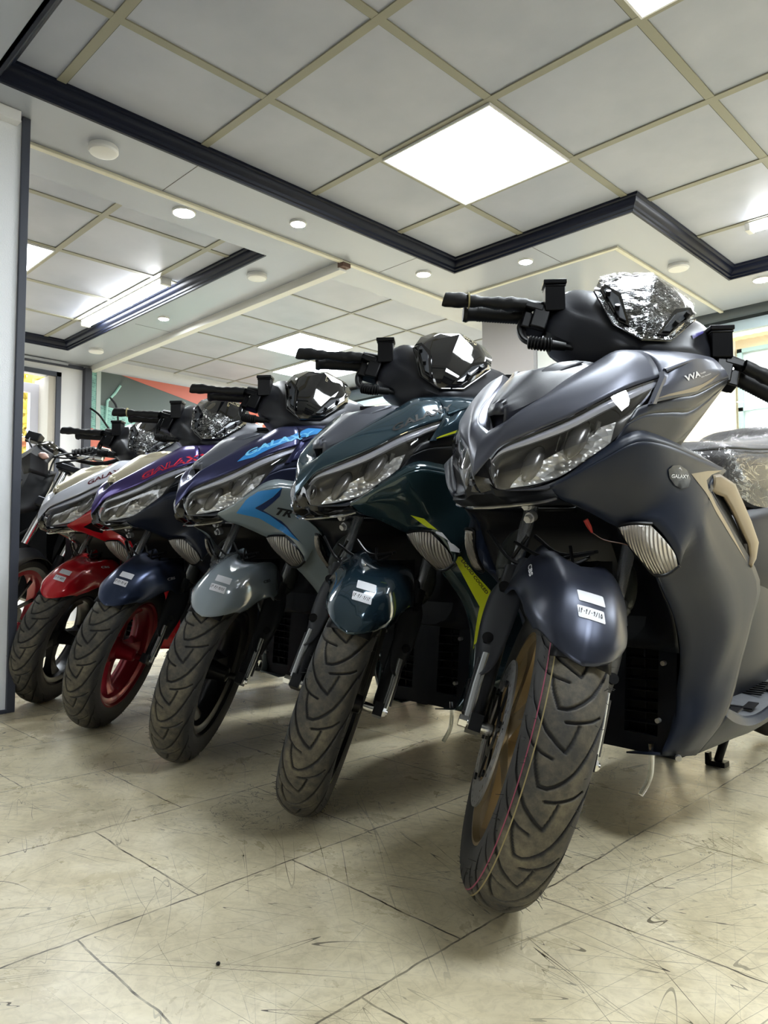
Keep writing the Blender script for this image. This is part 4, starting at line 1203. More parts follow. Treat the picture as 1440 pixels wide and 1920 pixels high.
def tunnel_mb():
    A = []
    for (y, w, zt) in ((.44, .10, .62), (.56, .105, .56), (.68, .12, .60), (.80, .145, .66), (.95, .155, .70)):
        A.append([(w, y, .24), (w+.006, y, .36), (w, y, zt-.06), (w*.7, y, zt), (0, y, zt+.01)])
    mb = MB().grid(patch(A, 3, 3)); return mb.mirror()
def rear_body_mb():
    A = []
    for (y, w, z0, z1) in ((.66, .135, .50, .66), (.80, .165, .46, .69), (1.0, .185, .44, .72), (1.2, .19, .46, .76), (1.45, .165, .56, .82), (1.65, .11, .66, .87), (1.78, .05, .74, .89)):
        A.append([(w*.55, y, z0), (w*.9, y, z0+.04), (w, y, (z0+z1)/2), (w*.98, y, z1-.03), (w*.86, y, z1)])
    mb = MB().grid(patch(A, 3, 3)); return mb.mirror()
def seat_mb():
    A = []
    for (y, w, z0, zt) in ((.575, .05, .79, .805), (.60, .10, .772, .826), (.68, .14, .735, .850), (.80, .158, .700, .862), (.95, .168, .70, .878), (1.10, .172, .72, .905), (1.22, .160, .745, .955), (1.45, .145, .79, .965), (1.62, .10, .83, .955), (1.70, .04, .86, .93)):
        A.append([(w*.94, y, z0), (w, y, z0+(zt-z0)*.35), (w*.96, y, z0+(zt-z0)*.72), (w*.72, y, zt-.004), (w*.3, y, zt+.006), (0, y, zt+.008)])
    mb = MB().grid(patch(A, 4, 4)); return mb.mirror()
def seat_piping_mb():
    P = crv([(.02, .578, .815), (.085, .605, .822), (.132, .70, .835), (.150, .82, .842), (.160, .95, .856), (.164, 1.10, .880), (.150, 1.25, .925)], 5)
    return MB().tube(P, .0035, 6).tube([(-x, y, z) for x, y, z in P], .0035, 6)
def seat_film_mb():
    from mathutils import noise as NZ
    mb = seat_mb(); out = []
    for (x, y, z) in mb.v:
        n = .005*NZ.noise(Vector((x*14, y*7, z*22)))+.003*NZ.noise(Vector((x*30, y*22, z*50)))
        d = Vector((x*4, 0, z-.74)).normalized(); out.append(tuple(Vector((x, y, z))+d*(.006+n)))
    mb.v = out; return mb
def rear_wheel_mb():
    mb = MB(); c = (0, 1.375, .30)
    mb.lathe([(-.045, .18), (-.066, .20), (-.070, .235), (-.05, .272), (0, .285), (.05, .272), (.070, .235), (.066, .20), (.045, .18)], 72, 'x', c, closed=True)
    return mb
def rear_rim_mb():
    mb = MB(); c = (0, 1.375, .30)
    mb.lathe([(-.05, .185), (-.05, .17), (0, .155), (.05, .17), (.05, .185)], 60, 'x', c, closed=True)
    mb.lathe([(-.05, 0), (-.05, .05), (.05, .05), (.05, 0)], 30, 'x', c)
    for k in range(5):
        R_ = Matrix.Rotation(2*pi*k/5, 3, 'X'); p = R_ @ Vector((0, .10, 0)); mb.box((c[0]+p[0], c[1]+p[1], c[2]+p[2]), (.03, .13, .035), R_)
    return mb
def engine_mb():
    mb = MB(); mb.box((.11, 1.16, .31), (.08, .52, .14)); mb.box((0, .98, .33), (.22, .26, .20)); mb.tube([(-.13, .95, .24), (-.15, 1.2, .26), (-.16, 1.55, .36)], [.03, .055, .06], 18)
    return mb
def stand_mb():
    mb = MB()
    for (x0, x1) in ((-.155, -.12), (-.015, .02)):
        mb.tube([(x1, 1.06, .20), ((x0+x1)/2, 1.00, .10), (x0, .965, .012)], [.013, .012, .011], 12)
        mb.box((x0, .962, .007), (.05, .034, .014)); mb.box((x0-.022, .955, .018), (.010, .022, .032))
    mb.tube([(-.12, 1.06, .20), (.02, 1.06, .20)], .012, 10)
    return mb
def hose_mb(): return MB().tube(crv([(.108, .300, .20), (.108, .300, .16), (.104, .296, .128), (.090, .288, .098)], 6), .0055, 10)
def horn_bolts_mb():
    mb = MB()
    for (x, y, z) in ((.030, -.01, .668), (.030, -.004, .645)): mb.cyl((x, y, z), (x, y-.008, z-.004), .0075, n=6); mb.cyl((x, y+.012, z+.004), (x, y, z), .010, n=14)
    return mb
def clutter_mb():
    """dark brackets, horn and looms under the nose"""
    mb = MB(); r_ = np.random.default_rng(3)
    mb.box((-.05, .12, .56), (.06, .05, .05)); mb.box((.07, .14, .53), (.06, .06, .07)); mb.box((-.01, .16, .50), (.12, .04, .05))
    for i in range(7):
        p = r_.uniform((-.12, .02, .50), (.13, .12, .655)); q = r_.uniform((-.12, .06, .48), (.13, .14, .64)); m = (p+q)/2+np.array([0, -.02, -.02])
        mb.tube(crv([p, m, q], 5), .0035, 6)
    return mb
def plug_mb(): return MB().tube([(.118, .040, .640), (.122, .046, .627), (.125, .050, .617)], [.0048, .0042, .002], 8)
def wire_mb(): return MB().tube(crv([(.125, .050, .617), (.142, .062, .604), (.166, .085, .597), (.186, .12, .585), (.20, .15, .572)], 5), .0010, 6)

def side(key, fn, s):
    """left mesh, or its mirror image for the right"""
    k = key+('_l' if s > 0 else '_r')
    if k not in CACHE:
        mb = fn()
        if s < 0: mb.flipx()
        CACHE[k] = (mb, make_mesh(k, mb))
    return CACHE[k][1]
def side_st(key, fn, s, **kw):
    k = key+('_sl' if s > 0 else '_sr')
    if k not in CACHE:
        mb = fn()
        if s < 0: mb.flipx()
        CACHE[k] = make_mesh(k, mb, xf=steer, **kw)
    return CACHE[k]
def one(key, fn, st=False, **kw):
    if key not in CACHE:
        CACHE[key] = make_mesh(key, fn(), xf=steer if st else None, **kw)
    return CACHE[key]
def hexg(r, g, b): return srgb(r, g, b)
BK = {1: (-.786, 1.139), 2: (-1.339, 1.184), 3: (-1.915, 1.202), 4: (-2.481, 1.203), 5: (-3.042, 1.231)}
P_ = lambda n, rgb, r, me=0., co=0.: mat(n, srgb(*rgb), r, me, co)
CFG = {
 1: dict(cowl=P_('satin_graphite', (80, 82, 93), .36, .5), pocket=P_('satin_graphite_lip', (104, 106, 120), .34, .55), leg=mat('satin_blue_black', srgb(28, 34, 48), .42, spec=.3), fender=P_('satin_fender', (54, 58, 72), .34, .6),
         hood=M_tex, rim=P_('rim_gold', (146, 126, 94), .38, .55), flank=P_('flank_ribbed', (26, 32, 46), .4, .1), film='full', date='1404/06/15'),
 2: dict(cowl=P_('metallic_teal', (60, 82, 95), .14, .5, 1.), pocket=P_('metallic_teal', (60, 82, 95), .14, .5, 1.), leg=P_('metallic_teal_leg', (38, 58, 64), .14, .45, 1.), fender=P_('metallic_teal_fender', (44, 66, 80), .12, .6, 1.),
         hood=P_('hood_grey', (82, 84, 92), .4, .2), rim=P_('rim_black', (24, 24, 27), .3, .4), flank=M_dark, film=None, date='1404/06/12', stripe=M_lime),
 3: dict(cowl=P_('satin_indigo', (54, 56, 92), .3, .6, .2), pocket=P_('satin_silver_lip', (96, 100, 110), .3, .7), leg=P_('gloss_light_grey', (128, 138, 142), .2, 0., .8), fender=P_('gloss_light_grey_f', (140, 150, 158), .16, 0., 1.),
         hood=P_('hood_grey', (82, 84, 92), .4, .2), rim=P_('rim_black', (24, 24, 27), .3, .4), flank=P_('flank_navy', (36, 40, 62), .4, .4), film=None, date='1404/06/11'),
 4: dict(cowl=P_('satin_violet', (76, 64, 120), .28, .65, .3), pocket=P_('satin_silver_lip', (96, 100, 110), .3, .7), leg=P_('satin_navy', (22, 28, 44), .38, .2), fender=P_('satin_navy_fender', (52, 62, 88), .3, .6),
         hood=P_('hood_cream_reflection', (206, 196, 170), .34, .5), rim=P_('rim_crimson', (140, 16, 34), .28, .4, .5), flank=M_dark, film='low', date='1404/06/05'),  # hood: cream ceiling reflection put into the base colour, also on the fifth
 5: dict(cowl=P_('pearl_white', (216, 218, 228), .2, .1, .8), pocket=P_('pearl_white', (216, 218, 228), .2, .1, .8), leg=P_('gloss_red', (190, 22, 34), .2, .1, .8), fender=P_('gloss_red', (190, 22, 34), .2, .1, .8),
         hood=P_('hood_cream_reflection', (206, 196, 170), .34, .5), rim=P_('rim_black', (24, 24, 27), .3, .4), flank=M_dark, film='low', date='1404/05/31'),
}
LABEL = {
 1: 'satin graphite scooter with gold front wheel, nearest the camera',
 2: 'dark teal metallic scooter with lime stripes, second from the right',
 3: 'scooter with light grey mudguard and blue arrow decal, middle of the row',
 4: 'dark violet scooter with crimson wheel and outlined red lettering',
 5: 'white and red scooter, last of the matching row beside the partition',
}
SCOOT = {}
def Lsplit(name, key, fn, m, par, st=False, **k):
    kk = key+'_split'
    if kk not in CACHE: CACHE[kk] = [make_mesh(name, q, xf=steer if st else None, **k) for q in pieces(fn())]
    return [link(name, me, m, par) for me in CACHE[kk]]
def mir(fn, s):
    def g():
        mb = fn()
        if s < 0: mb.flipx()
        return mb
    return g
def build_scooter(k):
    c = CFG[k]; bx, by = BK[k]
    root = empty('scooter', (bx, by, 0)); SCOOT[k] = root
    tag(root, LABEL[k], 'scooter', 'maxi scooters parked in a slanted row')
    L = lambda name, me, m, par=None, **kw: link(name, me, m, par or root, **kw)
    # wheel group
    if 'tyre' not in CACHE: CACHE['tyre'] = tyre_mesh()
    rim = L('rim', one('rim', rim_mb, True), c['rim'])
    ty = L('tyre', CACHE['tyre'], M_tyre)
    if k == 1:
        for q, m in ((radians(-52), M_pink), (radians(-41), M_tan)):
            r0 = .222+.0448*cos(q); l0 = .0558*sin(q); dl = .0011
            mb = MB().lathe([(l0-dl*cos(q), r0+dl*sin(q)*-1*(-1)), (l0+dl*cos(q), r0-dl*sin(q)*(1)*(1))], 240)
            L('tyre_paint_line', make_mesh('tyre_paint_line', mb, xf=steer), m, ty)
    if k == 2: L('rim_tape', one('rimstripe', rim_stripe_mb, True), M_lime, rim)
    d = L('brake_disc', one('disc', disc_mb, True, ang=20), M_steel); L('disc_carrier', one('carrier', disc_carrier_mb, True), M_black, d)
    L('axle', one('axle', axle_mb, True), M_chrome)
    cal = L('brake_caliper', one('caliper', lambda: MB().box((-.088, -.085, .045), (.034, .055, .085)).tube([(-.11, -.06, .02), (-.115, -.08, .09)], .012, 12), True), M_black, bevel=.005)
    for s in (-1, 1):
        t = L('fork_tube', side_st('forkt', fork_mb, s), M_forkt)
        lg = L('fork_leg', side_st('forkl', fork_leg_mb, s), M_forkl, bevel=.0)
        L('fork_rod', side_st('forkr', fork_rod_mb, s), M_forkt, lg)
        L('fork_boot', side_st('boot', boot_mb, s), M_boot)
        cv = L('fork_guard', side_st('cover', cover_mb, s), M_cover, solid=.003)
        Lsplit('guard_hole', 'coverh%d' % s, mir(cover_hole_mb, s), M_black, cv, True)
    fe = L('front_mudguard', one('fender', fender_mb, True, weld=True, ang=42), c['fender'], solid=.0028)
    L('inner_mudguard', one('ifender', inner_fender_mb, True), M_black, fe, solid=.002)
    # handlebar group
    L('handlebar_cover', one('hcover', hcover_mb, True, weld=True, ang=24), mat('cover_satin', srgb(36, 37, 43), .36, .4), solid=.002)
    L('handlebar_column', one('hback', hback_mb, True, weld=True), M_black)
    sc_ = L('windscreen', one('screen', screen_mb, True, weld=True, ang=12), M_wind, solid=.003)
    Lsplit('screen_vent', 'svent', screen_vent_mb, M_gloss, sc_, True, ang=20)
    Lsplit('vent_insert', 'sins', screen_insert_mb, mat('vent_insert_grey', srgb(64, 66, 70), .2, .3), sc_, True, ang=20)
    Lsplit('screen_bolt', 'sbolt', screen_bolts_mb, M_black, sc_, True)
    L('screen_edge', one('strim', screen_trim_mb, True), M_gloss, sc_)
    if c['film'] == 'full': L('plastic_wrap', one('filmf', film_mb, True, ang=180), M_film, sc_)
    if c['film'] == 'low': L('plastic_wrap', one('filml', lambda: film_mb(True), True, ang=180), M_film, sc_)
    bar = L('handlebar', one('bar', bar_mb, True), M_black)
    for s in (-1, 1):
        L('grip', one('grip%d' % s, lambda: grip_mb(s), True), M_rubber)
        sw = L('switch_housing', one('sw%d' % s, lambda: switch_mb(s), True), M_black, bevel=.003)
        Lsplit('screw', 'sws%d' % s, lambda: switch_screw_mb(s), M_chrome, sw, True)
        L('brake_fluid_reservoir', one('res%d' % s, lambda: reservoir_mb(s), True), M_black, bevel=.004)
        sl = L('brake_lever_sleeve', one('sleeve%d' % s, lambda: sleeve_mb(s), True), M_rubber)
        if (k == 1 and s < 0) or (k == 4 and s < 0): L('rubber_band', one('band%d' % s, lambda: band_mb(s), True), M_elastic, sl)
    L('brake_cable', one('cable', cable_mb, True), M_rubber)
    # body
    uc = L('upper_cowl', one('ucowl', upper_cowl_mb, weld=True, ang=28), c['cowl'], solid=.0026)
    L('cowl_pocket', one('pocket', pocket_mb, weld=True), c['pocket'])
    L('cowl_hood', one('hood', hood_mb, weld=True, ang=22), c['hood'], solid=.002)
    for s in (-1, 1):
        L('cowl_bracket', side('bracket', bracket_mb, s), c['cowl'], uc)
    L('beak_web', one('beak', beak_mb), M_gloss)
    for s in (-1, 1):
        h = L('headlight', side('housing', housing_mb, s), M_housing)
        L('light_guide', side('drl', drl_mb, s), M_drl, h); L('reflector', side('refl', reflector_mb, s), M_reflector, h)
        Lsplit('projector_bowl', 'bowl%d' % s, mir(bowl_mb, s), M_smoke, h); L('lens', side('lens', lens_mb, s), M_lens, h)
        ls = L('leg_shield', side('ls', leg_shield_mb, s), c['leg'], solid=.0036)
        sg = L('turn_signal', side('sig', signal_mb, s), M_signal, solid=.003); sg.location = (.0025*s, -.005, .001)
        L('signal_frame', side('sigf', signal_frame_mb, s), M_black, sg)
        L('air_scoop', side('scoop', scoop_mb, s), M_gold if k == 1 else M_dark, solid=.004)
        L('vent_mesh', side('vent', vent_mb, s), M_mesh)
        L('cowl_flank', side('flank', flank_mb, s), c['flank'], solid=.002)
        L('sill', side('sill', sill_mb, s), mat('sill_grey', srgb(38, 42, 50), .5, spec=.3), solid=.002)
        fb = L('footboard', side('board', board_mb, s), M_board); Lsplit('footboard_slot', 'slots%d' % s, mir(board_slots_mb, s), M_black, fb) if k == 1 else None
    L('nose_panel', one('lstex', ls_texture_mb), M_tex, solid=.002)
    L('nose_skirt', one('skirt', skirt_mb, weld=True), M_gloss if k != 1 else M_dark)
    L('nose_lip', one('lip', lip_mb), glassy('lip_clear', (.7, .7, .72, 1), .05, .2, .9))
    L('shield_back', one('sback', shield_back_mb), M_inner, solid=.002)
    L('inner_cowl', one('inner', inner_mb), M_inner, solid=.002)
    g = L('radiator_cowl', one('grille', grille_mb), M_inner)
    Lsplit('grille_slat', 'slats', slats_mb, M_inner, g); L('radiator_core', one('core', core_mb), M_black, g); Lsplit('cowl_bolt', 'cbolts', bolts_mb, M_steel, g)
    L('horn_bolt', one('hornb', horn_bolts_mb), M_steel)
    L('horn_and_loom', one('clutter', clutter_mb), M_black)
    if k == 1:
        pl = L('connector_plug', one('plug', plug_mb), M_redplug); L('plug_wire', one('wire', wire_mb), mat('wire_brown', srgb(84, 48, 32), .5), pl)
    L('centre_tunnel', one('tunnel', tunnel_mb, weld=True), M_inner)
    L('rear_body', one('rbody', rear_body_mb, weld=True), c['leg'] if k != 1 else mat('satin_rear', srgb(15, 19, 31), .42, spec=.2))
    st_ = L('seat', one('seat', seat_mb, weld=True), M_seat); L('seat_piping', one('piping', seat_piping_mb), M_rubber, st_)
    if k == 1: L('plastic_wrap', one('sfilm', seat_film_mb, weld=True, ang=180), M_seatfilm, st_)
    rw = L('rear_rim', one('rrim', rear_rim_mb), c['rim']); L('rear_tyre', one('rtyre', rear_wheel_mb), M_rubber)
    L('engine', one('engine', engine_mb), M_black, bevel=.01)
    L('centre_stand', one('stand', stand_mb), M_black)
    if k <= 3: L('drain_hose', one('hose', hose_mb), M_hose)
    return root
for k in (1, 2, 3, 4, 5): build_scooter(k)
DEC = {
 'b1 leg gold': [(0.2348,0.2127,0.7259),(0.2389,0.2776,0.7358),(0.2398,0.3486,0.7426),(0.24,0.2956,0.7303),(0.2404,0.2688,0.7176),(0.2424,0.2703,0.7008),(0.2454,0.2994,0.6716),(0.2477,0.3559,0.6299),(0.2498,0.4411,0.5615),(0.2479,0.3544,0.6185),(0.2461,0.2968,0.6576),(0.2421,0.2554,0.6953)],
 'b1 badge': [(0.231,0.1699,0.739),(0.233,0.196,0.7322),(0.2342,0.2086,0.7167),(0.2334,0.2003,0.7014),(0.229,0.179,0.6966),(0.2254,0.1605,0.7023),(0.2237,0.1435,0.7143),(0.2248,0.1364,0.728),(0.2282,0.1491,0.7369)],
 'b1 galaxy': [(0.2246,0.1474,0.7151),(0.2332,0.201,0.7172),(0.2254,0.1479,0.7202)],
 'b1 vva': [(0.231,0.2044,0.8962),(0.2367,0.2617,0.9158),(0.229,0.1931,0.9038)],
 'b1 vvs': [(0.2369,0.2613,0.9187),(0.2372,0.3066,0.9339),(0.2368,0.2605,0.9217)],
 'b1 gold cowl': [(0.2137,0.1183,0.8543),(0.2217,0.1555,0.8676),(0.2312,0.2121,0.8832),(0.2358,0.2725,0.9023),(0.2374,0.3219,0.9226),(0.2379,0.3569,0.9379),(0.237,0.3158,0.915),(0.234,0.2508,0.8856),(0.2287,0.1967,0.8729),(0.2217,0.1553,0.8635)],
 'b2 galaxy': [(0.1552,0.039,0.8623),(0.2113,0.1992,0.9347),(0.1466,0.0456,0.8789)],
 'b2 cowl lime': [(0.212,0.106,0.845),(0.2163,0.1296,0.8563),(0.2285,0.1927,0.8798),(0.2276,0.1887,0.872),(0.212,0.106,0.845)],
 'b2 l1': [(0.1749,0.0729,0.6694),(0.1904,0.1032,0.6616),(0.2111,0.1267,0.635),(0.1945,0.111,0.6408)],
 'b2 w1': [(0.1989,0.1123,0.6349),(0.217,0.1359,0.6292),(0.2277,0.1553,0.6043),(0.222,0.1428,0.6144)],
 'b2 w2': [(0.2236,0.1455,0.6095),(0.2301,0.1622,0.6014),(0.2243,0.1922,0.5818),(0.2277,0.1518,0.5859)],
 'b2 l2': [(0.2163,0.1792,0.5708),(0.2219,0.1998,0.5741),(0.2252,0.2524,0.5298),(0.229,0.3065,0.4891),(0.213,0.314,0.4439),(0.1889,0.3156,0.3801),(0.1698,0.3106,0.3388),(0.1849,0.3028,0.3985),(0.2021,0.2964,0.4487),(0.2072,0.2299,0.5212)],
 'b2 liquid': [(0.2182,0.203,0.5639),(0.2204,0.2987,0.4803),(0.2226,0.207,0.569)],
 'b3 blue': [(0.1401,-0.0148,0.6958),(0.1666,-0.0016,0.7316),(0.1796,0.0239,0.7605),(0.2228,0.0847,0.7699),(0.2085,0.0624,0.7425),(0.1748,0.0249,0.7106),(0.1889,0.0654,0.6946),(0.203,0.1224,0.6564),(0.2235,0.1474,0.6167),(0.1831,0.1005,0.6514),(0.1659,0.0463,0.6824)],
 'b3 navy': [(0.2228,0.0847,0.7699),(0.216,0.0809,0.7455),(0.183,0.0457,0.7038),(0.1748,0.0249,0.7106),(0.2085,0.0624,0.7425)],
 'b3 navy2': [(0.1748,0.0249,0.7106),(0.184,0.0449,0.7062),(0.1976,0.1016,0.6758),(0.2287,0.1591,0.6068),(0.2032,0.1223,0.6514),(0.1877,0.0662,0.6922)],
 'b3 T': [(0.197,0.0787,0.6948),(0.2119,0.1246,0.686),(0.2034,0.0713,0.7163)],
 'b3 band': [(0.1217,-0.0015,0.8435),(0.1299,0.022,0.8662),(0.1554,0.0696,0.8959),(0.1826,0.1423,0.9262),(0.1816,0.2145,0.9606),(0.2267,0.2611,0.9545),(0.2345,0.2408,0.9418),(0.1981,0.175,0.9256),(0.1782,0.0896,0.8906),(0.1543,0.0347,0.8577)],
 'b3 galaxy': [(0.1362,0.0207,0.8591),(0.2212,0.2152,0.9393),(0.1243,0.0257,0.8746)],
 'b4 galaxy': [(0.1203,-0.0096,0.8308),(0.2302,0.2149,0.931),(0.1069,-0.0086,0.8497)],
 'b5 galaxy': [(0.1343,0.0155,0.8535),(0.1962,0.1554,0.915),(0.1215,0.0206,0.8714)],
 'b5 tri': [(0.1376,-0.003,0.687),(0.1656,0.0172,0.7044),(0.2023,0.0697,0.7154),(0.187,0.065,0.6921),(0.1628,0.0644,0.6631),(0.1473,0.0349,0.6717)],
 'b1 cbs': [(0.0303,-0.0075,0.5567),(0.0609,-0.0495,0.5378),(0.0429,-0.0145,0.5569)],
 'b3 cbs': [(0.1808,0.052,0.4943),(0.1615,0.0896,0.4991),(0.1768,0.0548,0.5023)],
 'b4 cbs': [(0.1779,0.0625,0.4877),(0.1542,0.1041,0.4921),(0.1746,0.0641,0.4966)],
 'b5 cbs': [(0.1651,0.0607,0.5218),(0.145,0.1038,0.5218),(0.1593,0.0631,0.5296)],
 'b1 violet': [(0.1874,0.3545,1.0166),(0.187,0.4117,1.0414),(0.1839,0.413,1.0494),(0.1858,0.3534,1.0241)],
 'b2 white': [(0.1886,0.3462,1.0012),(0.1912,0.3943,1.0211),(0.1889,0.3924,1.0303),(0.187,0.3463,1.0105)],
}
# ---------------------------------------------------------------- lettering and stripes laid on the panels
def target(key):
    kk = 'bvh_'+key
    if kk not in CACHE:
        mb = {'ls': leg_shield_mb, 'uc': upper_cowl_mb, 'fe': fender_mb, 'hc': hcover_mb}[key]()
        if key in ('fe', 'hc'): mb.v = [steer(p) for p in mb.v]
        CACHE[kk] = bvh_of(mb)
    return CACHE[kk]
def frame3(P):
    P = [Vector(p) for p in P]; c = sum(P, Vector())/len(P)
    n = Vector()
    for i in range(len(P)): n += (P[i]-c).cross(P[(i+1) % len(P)]-c)
    n.normalize()
    return c, n
def part_of(k, name, idx=0):
    r = [o for o in SCOOT[k].children if o.name.split('.')[0] == name]
    return r[idx]
OUT = Vector((.62, -.75, .2)).normalized()
def decal(k, part, key, P, m, name='stripe', off=.0024, idx=0, step=.006):
    c, n = frame3(P)
    if n.dot(OUT) < 0: n = -n
    a = (Vector(P[1])-Vector(P[0])); a = (a-n*a.dot(n)).normalized(); b = n.cross(a)
    Q = [((Vector(p)-c).dot(a), (Vector(p)-c).dot(b)) for p in P]
    V, F = tess(Q, step)
    mb = wrap(V, F, target(key), lambda u, v: c+a*u+b*v, -n, off, .12)
    return link(name, make_mesh(name, mb, ang=180), m, part_of(k, part, idx))
def letters(k, part, key, s, P0, P1, P2, m, off=.0026, shear=0., bold=0., name='lettering', idx=0, step=.004, fillh=1.0):
    """text from P0 to P1 along its baseline, capitals reaching towards P2"""
    P0, P1, P2 = Vector(P0), Vector(P1), Vector(P2)
    a = (P1-P0); L = a.length; a.normalize(); v = P2-P0; v = v-a*v.dot(a); h = v.length*fillh; b = v.normalized(); n = a.cross(b)
    V, F = text2d(s, 1.0, 99, shear=shear, bold=bold)
    xs = [p[0] for p in V]; ys = [p[1] for p in V]
    x0, x1 = min(xs), max(xs); H = .73
    bmx = bmesh.new(); vs = [bmx.verts.new(((x-x0)/(x1-x0)*L, y/H*h, 0)) for x, y in V]
    for f in F:
        try: bmx.faces.new([vs[i] for i in f])
        except ValueError: pass
    V, F = refine(bmx, step)
    mb = wrap(V, F, target(key), lambda u, w: P0+a*u+b*w, -n, off, .12)
    return link(name, make_mesh(name, mb, ang=180), m, part_of(k, part, idx))
D_ = DEC
decal(1, 'leg_shield', 'ls', D_['b1 leg gold'], M_goldtrim, idx=1)
decal(1, 'leg_shield', 'ls', D_['b1 badge'], mat('emblem_black', srgb(10, 10, 12), .25), name='round_emblem', off=.0034, idx=1)
letters(1, 'leg_shield', 'ls', 'GALAXY', *D_['b1 galaxy'], M_txtw, off=.0040, name='emblem_lettering', idx=1, bold=.02, fillh=1.3)
g_ = [Vector(p) for p in D_['b1 badge']]; cc = sum(g_, Vector())/len(g_)
decal(1, 'leg_shield', 'ls', [cc+Vector((0, -.006, .0135)), cc+Vector((0, -.001, .0165)), cc+Vector((0, .006, .0105)), cc+Vector((0, -.001, .0135))], M_txtw, name='emblem_peak', off=.0041, idx=1)
letters(1, 'upper_cowl', 'uc', 'VVA', *D_['b1 vva'], M_txtw, shear=-.1, bold=.035)
letters(1, 'upper_cowl', 'uc', 'Variable', D_['b1 vvs'][0], (Vector(D_['b1 vvs'][0])+Vector(D_['b1 vvs'][1]))/2, D_['b1 vvs'][2], M_txtw, name='small_lettering')
v0 = Vector(D_['b1 vvs'][0])-Vector((0, -.003, .0062)); letters(1, 'upper_cowl', 'uc', 'Valve Actuation', v0, v0+(Vector(D_['b1 vvs'][1])-Vector(D_['b1 vvs'][0])), v0+(Vector(D_['b1 vvs'][2])-Vector(D_['b1 vvs'][0])), M_txtw, name='small_lettering')
decal(1, 'upper_cowl', 'uc', D_['b1 gold cowl'], M_goldtrim)
letters(2, 'upper_cowl', 'uc', 'GALAXY', *D_['b2 galaxy'], M_ink, bold=.03, shear=.3)
decal(2, 'upper_cowl', 'uc', D_['b2 cowl lime'], M_lime)
decal(2, 'leg_shield', 'ls', D_['b2 l1'], M_lime, idx=1); decal(2, 'leg_shield', 'ls', D_['b2 l2'], M_lime, idx=1)
decal(2, 'leg_shield', 'ls', D_['b2 w1'], M_white, idx=1); decal(2, 'leg_shield', 'ls', D_['b2 w2'], M_white, idx=1)
letters(2, 'leg_shield', 'ls', 'LIQUID COOLED', *D_['b2 liquid'], M_ink, bold=.02, idx=1, off=.0032)
decal(3, 'leg_shield', 'ls', D_['b3 blue'], M_blue, idx=1)
decal(3, 'leg_shield', 'ls', D_['b3 navy'], M_navy, idx=1, off=.003); decal(3, 'leg_shield', 'ls', D_['b3 navy2'], M_navy, idx=1, off=.003)
letters(3, 'leg_shield', 'ls', 'TR', *D_['b3 T'], M_ink, bold=.04, idx=1, shear=.3)
decal(3, 'upper_cowl', 'uc', D_['b3 band'], M_blue)
letters(3, 'upper_cowl', 'uc', 'GALAXY', *D_['b3 galaxy'], mat('lettering_sky', srgb(120, 196, 236), .35), bold=.03, shear=.3, off=.0032)
letters(4, 'upper_cowl', 'uc', 'GALAXY', *D_['b4 galaxy'], M_red_t, bold=.06, shear=.3)
letters(4, 'upper_cowl', 'uc', 'GALAXY', *D_['b4 galaxy'], CFG[4]['cowl'], bold=.0, shear=.3, off=.0034, name='lettering_fill')
letters(5, 'upper_cowl', 'uc', 'GALAXY', *D_['b5 galaxy'], mat('lettering_maroon', srgb(84, 16, 28), .4), bold=.03, shear=.3)
decal(5, 'leg_shield', 'ls', D_['b5 tri'], M_black, name='dark_panel', idx=1)
for k in (3, 4, 5): letters(k, 'front_mudguard', 'fe', 'CBS', *D_['b%d cbs' % k], M_txtw if k != 3 else M_ink, bold=.03, step=.003)
letters(1, 'front_mudguard', 'fe', 'CBS', *D_['b1 cbs'], M_txtw, bold=.03, step=.003)
decal(1, 'handlebar_cover', 'hc', D_['b1 violet'], M_sticker_blue, name='small_sticker'); decal(2, 'handlebar_cover', 'hc', D_['b2 white'], M_white, name='small_sticker')
# paper stickers on the mudguards, the lower one dated by hand
fbv = fender_bvh()
def stick(P, m, par, name, off=.0026):
    V, F = tess(P, .004)
    mb = wrap(V, F, fbv, lambda u, v: (u, .6, v), (0, -1, 0), off, 0)
    return link(name, make_mesh(name, mb, xf=steer, ang=180), m, par)
def rr(x0, x1, y0, y1, sk=.0, r=.002):
    P = []
    for cx_, cy_, a0 in ((x1-r, y1-r, 0), (x0+r, y1-r, 90), (x0+r, y0+r, 180), (x1-r, y0+r, 270)):
        for i in range(4):
            a = radians(a0+30*i); x, y = cx_+r*cos(a), cy_+r*sin(a); P.append((x+(y-y0)*-.18, y+sk*(x-x0)))
    return P
STROKES = {  # Persian handwriting digits, unit cell 0..1
 '1': [[(.5, 1), (.5, .0)]], '0': [[(.42, .50), (.56, .58), (.58, .44), (.44, .42), (.42, .50)]],
 '4': [[(.3, 1), (.3, 0)], [(.3, .62), (.5, .62), (.75, .7)], [(.75, 1.0), (.45, .95), (.42, .75), (.7, .7)]],
 '6': [[(.7, .95), (.35, .9), (.35, .62), (.68, .6)], [(.72, .98), (.68, .5), (.45, .05)]],
 '5': [[(.5, 1), (.22, .45), (.28, .08), (.48, .14), (.55, .3), (.66, .1), (.8, .2), (.74, .55), (.5, 1)]],
 '2': [[(.3, 0), (.3, 1), (.45, .75), (.62, .8), (.7, 1)]], '3': [[(.25, 0), (.25, 1), (.4, .78), (.5, .98), (.62, .78), (.76, 1)]], '/': [[(.2, 0), (.8, 1)]]}
